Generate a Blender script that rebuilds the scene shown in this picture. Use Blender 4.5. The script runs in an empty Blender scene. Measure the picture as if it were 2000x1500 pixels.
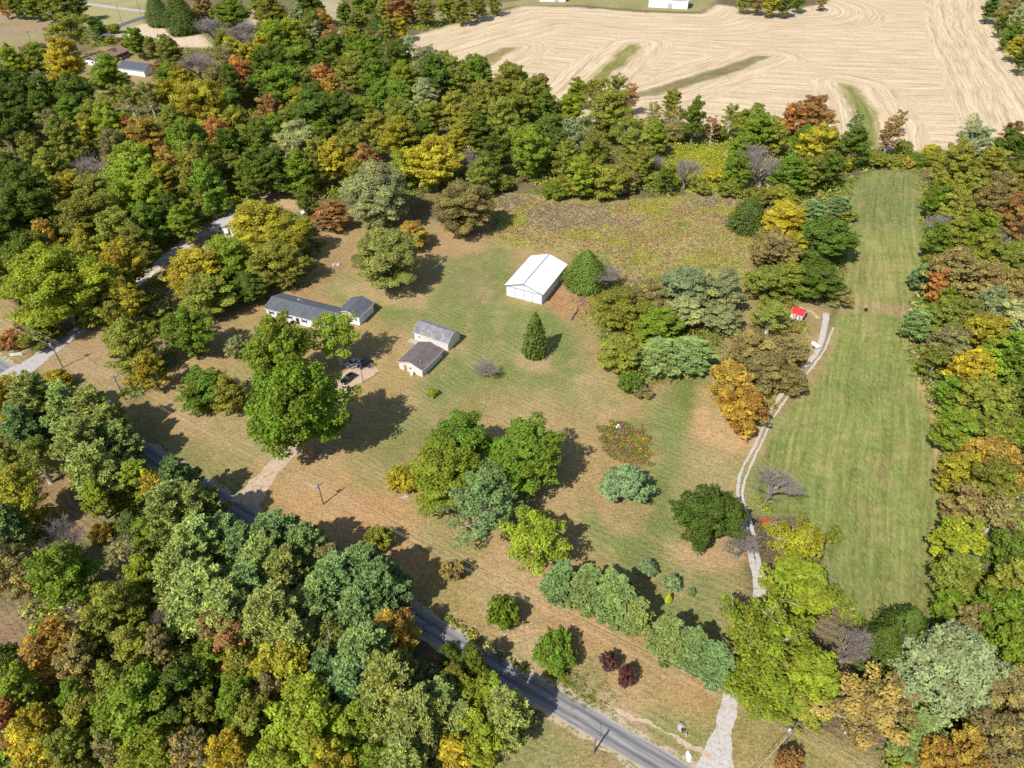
import bpy, math, random
import numpy as np
from mathutils import Vector

# ------------------------------------------------------------------ camera, world, sun, exposure
scene = bpy.context.scene
C = scene.collection
FPX, CAMH, PITCH = 1387.0, 120.0, math.radians(40)
SP, CP = math.sin(PITCH), math.cos(PITCH)
cd = bpy.data.cameras.new("camera"); cam = bpy.data.objects.new("camera", cd); C.objects.link(cam)
cam.location = (0, 0, CAMH); cam.rotation_euler = (math.radians(90) - PITCH, 0, 0)
cd.sensor_width = 36; cd.lens = FPX / 2000 * 36; cd.clip_start = 1; cd.clip_end = 9000
scene.camera = cam
SUN_EL, SUN_AZ = math.radians(48), math.radians(38)      # the sun stands behind and left of the camera
world = bpy.data.worlds.new("World"); scene.world = world; world.use_nodes = True
wn = world.node_tree.nodes; wl = world.node_tree.links
sky = wn.new("ShaderNodeTexSky"); sky.sky_type = 'NISHITA'; sky.sun_disc = False
sky.sun_elevation = SUN_EL; sky.sun_rotation = math.pi + SUN_AZ
bg = wn["Background"]; bg.inputs[1].default_value = 0.115; wl.new(sky.outputs[0], bg.inputs[0])
sl = bpy.data.lights.new("sun", 'SUN'); sl.energy = 4.8; sl.angle = math.radians(0.53); sl.color = (1.0, 0.96, 0.89)
sun = bpy.data.objects.new("sun", sl); C.objects.link(sun)
_d = Vector((math.sin(SUN_AZ) * math.cos(SUN_EL), math.cos(SUN_AZ) * math.cos(SUN_EL), -math.sin(SUN_EL)))
sun.rotation_euler = _d.to_track_quat('-Z', 'Y').to_euler()
scene.view_settings.view_transform = 'Standard'; scene.view_settings.look = 'None'
scene.view_settings.exposure = 0.42; scene.view_settings.gamma = 1.0
scene.render.engine = 'CYCLES'
scene.cycles.max_bounces = 6; scene.cycles.diffuse_bounces = 3; scene.cycles.transmission_bounces = 3
scene.cycles.transparent_max_bounces = 4; scene.cycles.use_denoising = False

rng = np.random.default_rng(7); random.seed(7)

def P(px, py, z=0.0):
    """point of the plane at height z that the photograph shows at pixel (px, py) of 2000 x 1500"""
    v = (py - 750) / FPX; h = CAMH - z; den = SP + v * CP; D = h / den
    return ((px - 1000) / FPX * D, h * (CP - v * SP) / den, z)
def proj(X, Y, Z=0.0):
    h = CAMH - Z; D = h * SP + Y * CP
    return 1000 + FPX * X / D, 750 + FPX * (h * CP - Y * SP) / D
def depth(X, Y, Z=0.0): return (CAMH - Z) * SP + Y * CP

# ------------------------------------------------------------------ tags and mesh helpers
def tag(o, label=None, cat=None, group=None, kind=None):
    if label: o['label'] = label
    if cat: o['category'] = cat
    if group: o['group'] = group
    if kind: o['kind'] = kind
    return o
def empty(name, loc, rz=0.0):
    o = bpy.data.objects.new(name, None); o.location = loc; o.rotation_euler = (0, 0, rz)
    o.empty_display_size = 0.5; C.objects.link(o); return o
class MB:
    def __init__(s): s.v = []; s.f = []
    def add(s, vs, fs):
        n = len(s.v); s.v += [tuple(map(float, p)) for p in vs]; s.f += [tuple(n + i for i in f) for f in fs]; return s
    def box(s, x0, x1, y0, y1, z0, z1):
        return s.add([(x0,y0,z0),(x1,y0,z0),(x1,y1,z0),(x0,y1,z0),(x0,y0,z1),(x1,y0,z1),(x1,y1,z1),(x0,y1,z1)],
                     [(3,2,1,0),(4,5,6,7),(0,1,5,4),(1,2,6,5),(2,3,7,6),(3,0,4,7)])
    def prism(s, prof, y0, y1, axis='y'):
        """closed profile [(a,z)] swept along y (or along x)"""
        n = len(prof); f = (lambda a, z, t: (a, t, z)) if axis == 'y' else (lambda a, z, t: (t, a, z))
        vs = [f(a, z, y0) for a, z in prof] + [f(a, z, y1) for a, z in prof]
        fs = [tuple(range(n))[::-1], tuple(range(n, 2*n))] + [(i, (i+1) % n, n + (i+1) % n, n + i) for i in range(n)]
        return s.add(vs, fs)
    def tube(s, pts, radii, sides=6, cap=True):
        pts = [Vector(p) for p in pts]; n0 = len(s.v); vs = []
        for i, p in enumerate(pts):
            t = (pts[min(i+1, len(pts)-1)] - pts[max(i-1, 0)]); t = t.normalized() if t.length > 1e-6 else Vector((0,0,1))
            a = t.cross(Vector((0,0,1)) if abs(t.z) < 0.9 else Vector((1,0,0))).normalized(); b = t.cross(a)
            r = radii[i] if hasattr(radii, '__len__') else radii
            for k in range(sides):
                q = 2*math.pi*k/sides; vs.append(p + (a*math.cos(q) + b*math.sin(q))*r)
        fs = [(i*sides+k, i*sides+(k+1) % sides, (i+1)*sides+(k+1) % sides, (i+1)*sides+k) for i in range(len(pts)-1) for k in range(sides)]
        if cap: fs += [tuple(range(sides))[::-1], tuple(range((len(pts)-1)*sides, len(pts)*sides))]
        return s.add(vs, fs)
    def mesh(s, name, mat=None, smooth=False):
        m = bpy.data.meshes.new(name); m.from_pydata(s.v, [], s.f)
        if mat: m.materials.append(mat)
        if smooth:
            for p in m.polygons: p.use_smooth = True
        m.update(); return m
    def build(s, name, mat, parent=None, loc=None, smooth=False, bevel=0):
        o = bpy.data.objects.new(name, s.mesh(name, mat, smooth)); C.objects.link(o)
        if parent: o.parent = parent
        if loc is not None: o.location = loc
        if bevel:
            b = o.modifiers.new("bevel", 'BEVEL'); b.width = bevel; b.segments = 2
        return o

# ------------------------------------------------------------------ materials
class NT:
    def __init__(s, name):
        s.m = bpy.data.materials.new(name); s.m.use_nodes = True; s.t = s.m.node_tree; s.n = s.t.nodes; s.b = s.n["Principled BSDF"]
    def node(s, t, **k):
        x = s.n.new(t)
        for a, v in k.items(): setattr(x, a, v)
        return x
    def link(s, a, b): s.t.links.new(a, b)
    def val(s, sock, v):
        if hasattr(v, 'is_linked') or hasattr(v, 'links'): s.link(v, sock)
        else: sock.default_value = v
    def coord(s, kind='Object'): return s.node("ShaderNodeTexCoord").outputs[kind]
    def noise(s, scale, detail=4, rough=0.6, vec=None, out=0):
        x = s.node("ShaderNodeTexNoise"); x.inputs['Scale'].default_value = scale; x.inputs['Detail'].default_value = detail
        x.inputs['Roughness'].default_value = rough
        if vec is not None: s.link(vec, x.inputs['Vector'])
        return x.outputs[out]
    def mapping(s, vec, scale=(1,1,1), rot=(0,0,0)):
        x = s.node("ShaderNodeMapping"); x.inputs['Scale'].default_value = scale; x.inputs['Rotation'].default_value = rot
        s.link(vec, x.inputs['Vector']); return x.outputs[0]
    def ramp(s, fac, *stops):
        x = s.node("ShaderNodeValToRGB"); e = x.color_ramp.elements
        while len(e) < len(stops): e.new(0.5)
        for k, (p, c) in enumerate(stops):
            e[k].position = p; e[k].color = (*c, 1) if hasattr(c, '__len__') else (c, c, c, 1)
        s.link(fac, x.inputs[0]); return x.outputs[0]
    def math(s, op, a, b=0.0, clamp=False):
        x = s.node("ShaderNodeMath", operation=op); x.use_clamp = clamp; s.val(x.inputs[0], a); s.val(x.inputs[1], b); return x.outputs[0]
    def mix(s, fac, a, b, blend='MIX'):
        x = s.node("ShaderNodeMix", data_type='RGBA', blend_type=blend); s.val(x.inputs[0], fac)
        for sock, v in ((x.inputs[6], a), (x.inputs[7], b)):
            if isinstance(v, tuple): sock.default_value = (*v, 1)[:4]
            else: s.link(v, sock)
        return x.outputs[2]
    def bump(s, h, dist, strength=1.0):
        x = s.node("ShaderNodeBump"); x.inputs['Distance'].default_value = dist; x.inputs['Strength'].default_value = strength
        s.link(h, x.inputs['Height']); s.link(x.outputs[0], s.b.inputs['Normal'])
    def done(s, col, rough=0.8, metal=0.0, spec=0.3):
        if isinstance(col, tuple): s.b.inputs['Base Color'].default_value = (*col, 1)
        else: s.link(col, s.b.inputs['Base Color'])
        s.val(s.b.inputs['Roughness'], rough); s.b.inputs['Metallic'].default_value = metal
        s.b.inputs['Specular IOR Level'].default_value = spec; return s.m

def plain(name, col, rough=0.6, metal=0.0, var=0.25, scale=1.5, spec=0.3):
    t = NT(name); n = t.noise(scale, 5, 0.65, t.coord())
    c = t.mix(t.ramp(n, (0.3, 1 - var), (0.7, 1 + var * 0.3)), (0, 0, 0), col, 'MIX') if False else t.mix(1.0, col, t.ramp(n, (0.3, 1 - var), (0.7, 1.0)), 'MULTIPLY')
    return t.done(c, rough, metal, spec)
def siding(name, col, pitch, vertical=True, dirt=0.15, depth_=0.02, rough=0.55):
    t = NT(name); co = t.coord(); sep = t.node("ShaderNodeSeparateXYZ"); t.link(co, sep.inputs[0])
    a = t.math('ADD', sep.outputs[0], sep.outputs[1]) if vertical else sep.outputs[2]
    w = t.math('FRACT', t.math('MULTIPLY', a, 1 / pitch)); line = t.math('LESS_THAN', w, 0.14)
    n = t.noise(0.8, 6, 0.7, t.mapping(co, (1, 1, 0.35)))
    c = t.mix(t.math('MULTIPLY', line, 0.35), col, tuple(x * 0.5 for x in col))
    c = t.mix(1.0, c, t.ramp(n, (0.3, (1 - dirt, 1 - dirt * 1.05, 1 - dirt * 1.2)), (0.65, 1.0)), 'MULTIPLY')
    t.bump(line, -depth_, 0.6); return t.done(c, rough)
def shingle(name, col, var=0.35, axis=0):
    t = NT(name); co = t.coord()
    br = t.node("ShaderNodeTexBrick"); br.inputs['Scale'].default_value = 1.0
    br.inputs['Brick Width'].default_value = 0.9; br.inputs['Row Height'].default_value = 0.28; br.inputs['Mortar Size'].default_value = 0.02
    br.inputs['Color1'].default_value = (*[x * (1 - var * 0.5) for x in col], 1); br.inputs['Color2'].default_value = (*[x * (1 + var * 0.4) for x in col], 1)
    br.inputs['Mortar'].default_value = (*[x * 0.6 for x in col], 1)
    t.link(t.mapping(co, (1, 1, 1), (0, 0, math.radians(90) if axis else 0)), br.inputs['Vector'])
    n = t.noise(0.5, 6, 0.7, co); n2 = t.noise(3.5, 4, 0.8, co)
    c = t.mix(1.0, br.outputs[0], t.ramp(n, (0.3, 1 - var), (0.7, 1.15)), 'MULTIPLY')
    c = t.mix(1.0, c, t.ramp(n2, (0.3, 0.8), (0.7, 1.15)), 'MULTIPLY')
    return t.done(c, 0.9)

M = {}
M['white_steel'] = siding('white_ribbed_steel', (0.63, 0.66, 0.69), 0.45, True, 0.05)
M['barn_roof'] = plain('white_steel_roofing', (0.74, 0.75, 0.76), 0.4, 0.0, 0.05, 0.4)
M['grey_trim'] = plain('grey_green_trim', (0.22, 0.27, 0.27), 0.5)
M['seam'] = plain('dark_seam', (0.12, 0.13, 0.13), 0.7)
M['white_siding'] = siding('white_lap_siding', (0.70, 0.71, 0.72), 0.25, False, 0.06)
M['cream_siding'] = siding('cream_lap_siding', (0.64, 0.62, 0.58), 0.25, False, 0.10)
M['blue_siding'] = siding('slate_blue_siding', (0.10, 0.13, 0.16), 0.25, False, 0.15)
M['shingle_dark'] = shingle('charcoal_shingles', (0.105, 0.112, 0.125), 0.25)
M['shingle_brown'] = shingle('brown_shingles', (0.155, 0.125, 0.118), 0.3)
M['shingle_grey'] = shingle('weathered_grey_shingles', (0.25, 0.235, 0.245), 0.45)
M['shingle_light'] = shingle('pale_grey_shingles', (0.34, 0.34, 0.34), 0.2)
M['shingle_rust'] = shingle('red_brown_shingles', (0.27, 0.16, 0.125), 0.25)
M['shingle_navy'] = shingle('navy_grey_shingles', (0.085, 0.095, 0.125), 0.2)
M['red_metal'] = plain('bright_red_metal_roofing', (0.72, 0.035, 0.035), 0.4, 0, 0.1)
M['white_paint'] = plain('white_paint', (0.72, 0.72, 0.70), 0.45, 0, 0.08)
M['dark_trim'] = plain('dark_brown_trim', (0.045, 0.035, 0.03), 0.6)
M['rust_door'] = plain('faded_brown_door', (0.36, 0.22, 0.17), 0.7)
M['glass'] = plain('dark_window_glass', (0.03, 0.045, 0.055), 0.08, 0, 0.05, 1, 0.6)
M['wood_grey'] = plain('weathered_grey_wood', (0.23, 0.19, 0.15), 0.9, 0, 0.4, 3)
M['wood_deck'] = plain('pinkish_deck_boards', (0.33, 0.22, 0.17), 0.85, 0, 0.3, 2)
M['wood_pole'] = plain('utility_pole_wood', (0.20, 0.155, 0.12), 0.9, 0, 0.35, 3)
M['galv'] = plain('galvanised_metal', (0.50, 0.52, 0.54), 0.4, 0.3, 0.2)
M['wire'] = plain('aluminium_cable', (0.55, 0.47, 0.38), 0.5, 0.0, 0.05)
M['ceramic'] = plain('brown_insulator', (0.16, 0.08, 0.05), 0.3)
M['black_paint'] = plain('glossy_black_car_paint', (0.008, 0.008, 0.010), 0.12, 0, 0.1, 1, 0.7)
M['navy_paint'] = plain('glossy_navy_car_paint', (0.010, 0.016, 0.05), 0.12, 0, 0.1, 1, 0.7)
M['silver_paint'] = plain('silver_car_paint', (0.45, 0.46, 0.48), 0.25, 0.4, 0.1, 1, 0.5)
M['rubber'] = plain('black_rubber', (0.02, 0.02, 0.02), 0.8)
M['tail'] = plain('red_tail_light', (0.35, 0.01, 0.01), 0.2)
M['lamp'] = plain('clear_lamp_glass', (0.6, 0.6, 0.58), 0.1)
M['concrete'] = plain('pale_concrete', (0.42, 0.38, 0.33), 0.9, 0, 0.3, 3)
M['stone'] = plain('pale_pink_stone', (0.45, 0.39, 0.36), 0.9, 0, 0.35, 4)
M['white_stone'] = plain('whitewashed_stone', (0.74, 0.73, 0.72), 0.9, 0, 0.12, 4)
M['dark_metal'] = plain('dark_metal', (0.03, 0.025, 0.025), 0.5)
M['red_plastic'] = plain('red_plastic', (0.65, 0.06, 0.04), 0.35)
M['blue_plastic'] = plain('blue_plastic', (0.02, 0.17, 0.50), 0.35)
M['green_plastic'] = plain('dark_green_plastic', (0.02, 0.07, 0.05), 0.4)
M['tank'] = plain('white_tank_paint', (0.76, 0.76, 0.76), 0.35, 0, 0.05)

def bark(name, col):
    t = NT(name); n = t.noise(2.5, 6, 0.7, t.mapping(t.coord(), (1, 1, 0.3)))
    return t.done(t.mix(1.0, col, t.ramp(n, (0.3, 0.55), (0.7, 1.15)), 'MULTIPLY'), 0.9)
M['bark'] = bark('grey_brown_bark', (0.21, 0.165, 0.125)); M['bark_pale'] = bark('pale_grey_bark', (0.50, 0.45, 0.39))
M['bark_dark'] = bark('dark_bark', (0.09, 0.07, 0.055)); M['twig'] = bark('bare_twigs', (0.27, 0.225, 0.20))

def leaf_mat(name, use_obj=True, trans=0.42, hue=0.08, turned=0.9):
    t = NT(name)
    if use_obj: base = t.node("ShaderNodeObjectInfo").outputs['Color']
    else:
        a = t.node("ShaderNodeAttribute"); a.attribute_name = 'col'; base = a.outputs['Color']
    r = t.node("ShaderNodeAttribute"); r.attribute_name = 'rnd'; l = t.node("ShaderNodeAttribute"); l.attribute_name = 'lobe'
    h = t.node("ShaderNodeHueSaturation"); t.link(base, h.inputs['Color'])
    lob = t.math('ADD', t.math('MULTIPLY', l.outputs['Fac'], 0.6), t.math('MULTIPLY', r.outputs['Fac'], 0.4))
    t.link(t.math('ADD', t.math('MULTIPLY', lob, hue), 0.5 - hue * 0.68), h.inputs['Hue'])
    t.link(t.math('ADD', t.math('MULTIPLY', lob, 0.75), 0.60), h.inputs['Value'])
    h.inputs['Saturation'].default_value = 1.0
    rnd_ob = t.node("ShaderNodeObjectInfo").outputs['Random'] if use_obj else 0.5
    turn = t.math('MULTIPLY', t.ramp(l.outputs['Fac'], (0.60, 0.0), (0.85, 1.0)), t.math('MULTIPLY', rnd_ob, turned), True)
    col = t.mix(1.0, h.outputs[0], t.mix(turn, (1.0, 1.0, 1.0), (1.40, 1.05, 0.80)), 'MULTIPLY')
    t.done(col, 0.55, 0, 0.25)
    tr = t.node("ShaderNodeBsdfTranslucent"); t.link(col, tr.inputs[0])
    mx = t.node("ShaderNodeMixShader"); mx.inputs[0].default_value = trans
    t.link(t.b.outputs[0], mx.inputs[1]); t.link(tr.outputs[0], mx.inputs[2])
    t.link(mx.outputs[0], t.n["Material Output"].inputs[0]); return t.m
M['leaf'] = leaf_mat('broad_leaves'); M['needle'] = leaf_mat('pine_needles', True, 0.22, 0.03, 0.45)
M['under'] = leaf_mat('undergrowth_leaves', False, 0.25, 0.06)

# ------------------------------------------------------------------ numpy noise and polygons
def hash2(ix, iy, s):
    h = (ix.astype(np.int64) * 374761393 + iy.astype(np.int64) * 668265263 + s * 974634777) & 0xffffffff
    h = ((h ^ (h >> 13)) * 1274126177) & 0xffffffff
    return ((h ^ (h >> 16)) & 0xffff) / 65535.0
def vnoise(x, y, s=0):
    ix = np.floor(x); iy = np.floor(y); fx = x - ix; fy = y - iy; fx = fx*fx*(3-2*fx); fy = fy*fy*(3-2*fy)
    a = hash2(ix, iy, s); b = hash2(ix+1, iy, s); c = hash2(ix, iy+1, s); d = hash2(ix+1, iy+1, s)
    return (a*(1-fx)+b*fx)*(1-fy) + (c*(1-fx)+d*fx)*fy
def fbm(x, y, s=0, o=4):
    t = np.zeros_like(x); a = 0.5
    for k in range(o): t += a * vnoise(x, y, s + k); x = x*2.03 + 11.3; y = y*2.03 + 5.7; a *= 0.5
    return t / (1 - 0.5**o)
def world_poly(pts): return np.array([P(x, y)[:2] for x, y in pts])
def sdist(X, Y, poly):
    """signed distance to a polygon, positive inside"""
    n = len(poly); d = np.full(X.shape, 1e9); ins = np.zeros(X.shape, bool)
    for i in range(n):
        ax, ay = poly[i]; bx, by = poly[(i+1) % n]; ex, ey = bx-ax, by-ay
        t = np.clip(((X-ax)*ex + (Y-ay)*ey) / (ex*ex+ey*ey+1e-9), 0, 1)
        d = np.minimum(d, np.hypot(X-ax-t*ex, Y-ay-t*ey))
        if abs(ey) > 1e-9:
            c = ((ay > Y) != (by > Y)) & (X < (bx-ax)*(Y-ay)/ey + ax); ins ^= c
    return np.where(ins, d, -d)
def linedist(X, Y, pts):
    d = np.full(X.shape, 1e9)
    for i in range(len(pts)-1):
        ax, ay = pts[i]; bx, by = pts[i+1]; ex, ey = bx-ax, by-ay
        t = np.clip(((X-ax)*ex + (Y-ay)*ey) / (ex*ex+ey*ey+1e-9), 0, 1)
        d = np.minimum(d, np.hypot(X-ax-t*ex, Y-ay-t*ey))
    return d

# ------------------------------------------------------------------ the ground
FIELD = [(700,100),(745,88),(870,52),(960,30),(1020,12),(1130,14),(1250,24),(1370,27),(1400,8),(1480,18),(1560,17),(1615,6),(1640,-30),(1920,-30),
         (1930,20),(1950,62),(1985,120),(2010,150),(2080,260),(2010,288),(1800,296),(1725,300),(1600,262),(1400,250),(1250,232),(1150,236),(1090,228),(1000,178),(880,136),(780,100),(735,98)]
STRIPS = [[(905,130),(985,92),(1012,92),(950,130)], [(1085,230),(1180,130),(1225,88),(1250,85),(1245,100),(1200,140),(1150,195),(1100,240)],
          [(1235,184),(1350,150),(1480,108),(1508,110),(1420,145),(1300,182),(1240,190)], [(1636,162),(1675,170),(1700,205),(1716,240),(1718,300),(1680,300),(1664,210)]]
MOWN = [(1640,400),(1665,350),(1700,334),(1765,333),(1803,350),(1808,430),(1805,520),(1775,590),(1768,680),(1800,740),(1832,800),(1846,900),(1855,1000),(1842,1100),
        (1835,1230),(1720,1250),(1640,1170),(1600,1060),(1550,1010),(1450,1000),(1465,930),(1490,870),(1560,770),(1620,680),(1640,600),(1640,500)]
MEADOW = [(830,380),(930,372),(1050,385),(1240,392),(1420,375),(1460,400),(1468,470),(1450,560),(1330,570),(1230,610),(1190,660),(1140,640),(1120,590),(1160,540),(1110,480),(1080,490),(975,478),(950,440)]
YARD = [(235,800),(400,680),(470,600),(560,520),(640,430),(700,420),(850,440),(990,470),(1110,480),(1180,560),(1180,700),(1260,770),(1390,690),(1430,560),(1450,480),(1480,480),(1470,560),(1560,600),(1600,590),(1625,640),(1600,700),
        (1560,760),(1490,870),(1450,960),(1440,1050),(1480,1200),(1500,1400),(1700,1480),(1900,1620),(1600,1700),(1330,1480),(1100,1340),(830,1190),(500,1000),(230,850)]
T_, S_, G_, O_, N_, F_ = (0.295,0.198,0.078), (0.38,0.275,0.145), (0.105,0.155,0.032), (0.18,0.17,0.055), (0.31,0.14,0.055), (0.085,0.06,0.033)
STUB = (0.535,0.43,0.295)
PAINT = [  # polygon in photo pixels, colour, feather in metres, opacity
 ([(0,10),(110,22),(170,34),(130,110),(60,130),(-60,130),(-60,8)], (0.27,0.185,0.12), 3, 1),
 ([(-60,78),(100,62),(140,60),(100,72),(0,86),(-60,92)], (0.22,0.22,0.09), 3, .8),
 ([(150,-30),(300,-30),(300,45),(235,70),(165,50)], (0.30,0.27,0.12), 3, 1),
 ([(215,80),(250,56),(290,45),(400,70),(420,95),(330,92),(250,72)], (0.58,0.45,0.33), 3, 1),
 ([(480,60),(492,10),(520,10),(525,60)], (0.50,0.38,0.28), 2, 1), ([(615,-30),(670,-30),(665,60),(690,90),(660,80),(640,30),(618,20)], (0.38,0.32,0.20), 2, 1),
 ([(150,110),(200,90),(260,98),(330,125),(310,175),(190,185),(160,170)], T_, 3, .9), ([(165,180),(200,160),(205,215),(170,215)], T_, 3, .9),
 ([(190,200),(230,190),(300,240),(250,260)], O_, 5, .7),
 (FIELD, STUB, 2.5, 1), ([(820,30),(1010,2),(1060,-30),(1400,-30),(1398,4),(1370,23),(1250,20),(1130,10),(1000,12),(870,46)], (0.24,0.22,0.09), 2, 1),
 ([(300,535),(350,480),(420,425),(520,378),(620,368),(600,410),(520,440),(440,500),(340,545)], (0.40,0.27,0.15), 3, 1),
 ([(60,700),(150,640),(230,640),(260,740),(230,800),(130,770),(60,740)], (0.30,0.20,0.105), 2.5, 1), ([(-60,570),(30,580),(70,640),(60,700),(-60,720)], T_, 3, 1),
 ([(130,740),(230,760),(230,800),(150,775)], O_, 4, .7),
 ([(290,640),(360,560),(420,600),(470,590),(440,680),(330,700)], (0.20,0.115,0.06), 4, .9),
 (YARD, T_, 2.5, 1), (MEADOW, (0.30,0.25,0.085), 2, 1),
 ([(1300,360),(1300,300),(1330,275),(1400,270),(1440,290),(1430,370),(1350,380)], (0.28,0.28,0.035), 3, 1),
 ([(880,470),(980,480),(1000,500),(985,590),(1070,610),(1120,650),(1150,700),(1140,760),(1050,760),(900,790),(830,800),(820,760),(900,700),(910,650),(750,640),(725,590),(850,560)], (0.128,0.163,0.036), 5, .95),
 ([(860,500),(975,490),(985,560),(900,600),(850,570)], (0.13,0.145,0.04), 5, .7), ([(900,540),(960,530),(950,590),(905,600)], (0.27,0.20,0.10), 4, .5),
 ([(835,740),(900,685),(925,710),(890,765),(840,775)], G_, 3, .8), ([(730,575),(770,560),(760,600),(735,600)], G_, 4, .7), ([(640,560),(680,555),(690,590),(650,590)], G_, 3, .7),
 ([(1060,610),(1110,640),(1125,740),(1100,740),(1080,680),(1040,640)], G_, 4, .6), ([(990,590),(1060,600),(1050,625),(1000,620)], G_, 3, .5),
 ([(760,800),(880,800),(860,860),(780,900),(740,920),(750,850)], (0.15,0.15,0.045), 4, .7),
 ([(930,760),(1100,740),(1180,800),(1160,850),(1050,800),(950,800)], (0.23,0.19,0.075), 6, .7),
 ([(1230,830),(1310,770),(1370,700),(1400,700),(1390,740),(1345,850),(1335,950),(1360,1080),(1400,1150),(1400,1240),(1330,1230),(1250,1180),(1190,1080),(1130,1020),(1180,960),(1290,900)], (0.112,0.158,0.031), 4, .95),
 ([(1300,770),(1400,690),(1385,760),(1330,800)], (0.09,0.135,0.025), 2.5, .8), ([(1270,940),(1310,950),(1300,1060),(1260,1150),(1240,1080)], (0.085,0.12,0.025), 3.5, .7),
 ([(1280,1090),(1400,1080),(1460,1120),(1470,1230),(1380,1240),(1290,1200)], (0.14,0.16,0.04), 4, .8),
 ([(1390,700),(1350,790),(1352,850),(1400,880),(1475,882),(1500,830),(1440,780)], (0.42,0.255,0.12), 2, .95),
 ([(1340,880),(1460,890),(1440,960),(1350,950)], (0.27,0.23,0.09), 4, .7),
 ([(1160,950),(1180,1010),(1210,1040),(1260,1040),(1275,995),(1240,990)], (0.40,0.22,0.11), 2, .9), ([(1300,1060),(1320,1100),(1400,1110),(1450,1060),(1400,1070)], (0.38,0.24,0.12), 2.5, .9),
 ([(1180,720),(1250,790),(1180,830),(1110,770),(1120,740)], (0.37,0.25,0.12), 3, .8),
 ([(1250,780),(1300,745),(1390,700),(1410,660),(1380,650),(1300,710)], (0.36,0.20,0.09), 2, .9),
 ([(1070,570),(1110,515),(1190,585),(1160,615),(1120,640),(1075,605)], (0.33,0.165,0.075), 2, .9), ([(1010,700),(1020,680),(1075,690),(1070,725),(1040,730)], (0.37,0.25,0.13), 2, .8),
 ([(800,430),(960,440),(940,490),(870,500),(820,470)], (0.33,0.19,0.085), 3, .9), ([(630,560),(720,545),(840,570),(830,600),(700,590)], (0.36,0.25,0.12), 3, .8),
 ([(560,600),(640,480),(700,440),(680,520),(600,620)], (0.26,0.145,0.065), 3, .7),
 ([(520,880),(600,900),(780,960),(860,1080),(820,1150),(640,1060),(500,990)], (0.37,0.205,0.088), 4, 1), ([(270,800),(400,740),(540,830),(540,890),(420,880)], (0.365,0.235,0.115), 4, .9),
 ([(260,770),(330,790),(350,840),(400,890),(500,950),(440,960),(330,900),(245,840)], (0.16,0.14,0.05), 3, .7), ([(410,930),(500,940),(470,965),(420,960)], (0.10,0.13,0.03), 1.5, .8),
 ([(690,860),(790,900),(760,960),(700,940)], O_, 5, .5), ([(1020,1120),(1110,1180),(1270,1250),(1450,1365),(1455,1400),(1290,1340),(1100,1230),(1040,1180)], (0.34,0.195,0.085), 2, .95),
 ([(960,1080),(1040,1110),(1060,1180),(960,1140)], S_, 3, .8), ([(930,1150),(1080,1240),(1080,1320),(960,1250)], (0.42,0.29,0.17), 2.5, .8),
 ([(1240,1180),(1285,1265),(1260,1290),(1215,1240)], (0.33,0.17,0.08), 2, .7),
 ([(1060,1290),(1150,1290),(1190,1350),(1230,1390),(1300,1400),(1400,1420),(1365,1470),(1250,1420),(1130,1365)], (0.20,0.18,0.065), 2.5, .85),
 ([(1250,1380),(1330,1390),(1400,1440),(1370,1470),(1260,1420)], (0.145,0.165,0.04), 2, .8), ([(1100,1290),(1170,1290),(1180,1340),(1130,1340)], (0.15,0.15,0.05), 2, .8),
 ([(1150,1330),(1250,1400),(1250,1425),(1150,1370)], (0.42,0.30,0.20), 2, .6),
 ([(930,1520),(1010,1440),(1080,1400),(1180,1465),(1290,1530),(1330,1600),(900,1620)], (0.26,0.19,0.08), 2, 1), ([(1000,1500),(1060,1430),(1130,1470),(1150,1520),(1050,1540)], (0.14,0.155,0.045), 3, .7),
 (MOWN, (0.185,0.218,0.056), 2, 1), ([(1650,350),(1800,350),(1800,450),(1660,450)], (0.14,0.16,0.055), 6, .7), ([(1640,480),(1790,480),(1770,590),(1640,600)], (0.27,0.25,0.085), 6, .6),
 ([(1640,590),(1775,595),(1772,618),(1640,610)], (0.34,0.24,0.14), 1.5, .8), ([(1640,1100),(1840,1100),(1840,1240),(1700,1240)], (0.15,0.155,0.048), 6, .6),
 ([(1765,665),(1790,680),(1835,780),(1850,860),(1862,1000),(1850,1120),(1835,1120),(1842,1000),(1828,870),(1810,790)], (0.43,0.27,0.14), 1.2, .9),
 ([(1540,740),(1600,700),(1630,640),(1650,640),(1620,720),(1560,790)], (0.33,0.20,0.10), 1.5, .6), ([(1560,590),(1620,600),(1610,680),(1580,680)], (0.36,0.20,0.10), 1.2, .9),
 ([(60,1010),(60,900),(130,880),(200,950),(210,1030),(130,1060)], (0.23,0.12,0.065), 2, .9), ([(150,1010),(300,990),(300,1100),(190,1130)], (0.10,0.12,0.035), 2, .8),
 ([(-30,1200),(50,1190),(60,1260),(20,1320),(-30,1320)], (0.20,0.11,0.075), 2, .9), ([(1840,1395),(1870,1395),(1860,1450),(1840,1450)], T_, 1, .9), ([(1970,990),(2010,980),(2010,1060),(1975,1040)], T_, 1, .9),
]
LITTER = [(690,712,7),(768,560,10),(900,478,8),(650,466,6),(945,1072,8),(1045,975,9),(1030,1136,6),(865,1012,7),(1222,990,6),(592,905,10),(400,826,6),(445,822,5),(1388,1075,6),(1265,1128,2.5),(1314,1152,2.5),(986,1220,3),(1084,1305,4),(740,1080,3.5),(365,715,7),(545,570,8),(1205,1335,4),(1045,700,4)]
for _x, _y, _r in LITTER:
    _w = P(_x, _y); PAINT.append(([proj(_w[0] + _r*math.cos(a_*.785), _w[1] + _r*math.sin(a_*.785)) for a_ in range(8)], (0.35,0.225,0.115), 2.5, .55))
def grow(a, b, step, lim, mul=1.25):
    out = [b]; s = step
    while abs(out[-1]) < lim: out.append(out[-1] + (s if b > a else -s)); s *= mul
    return out
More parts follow.
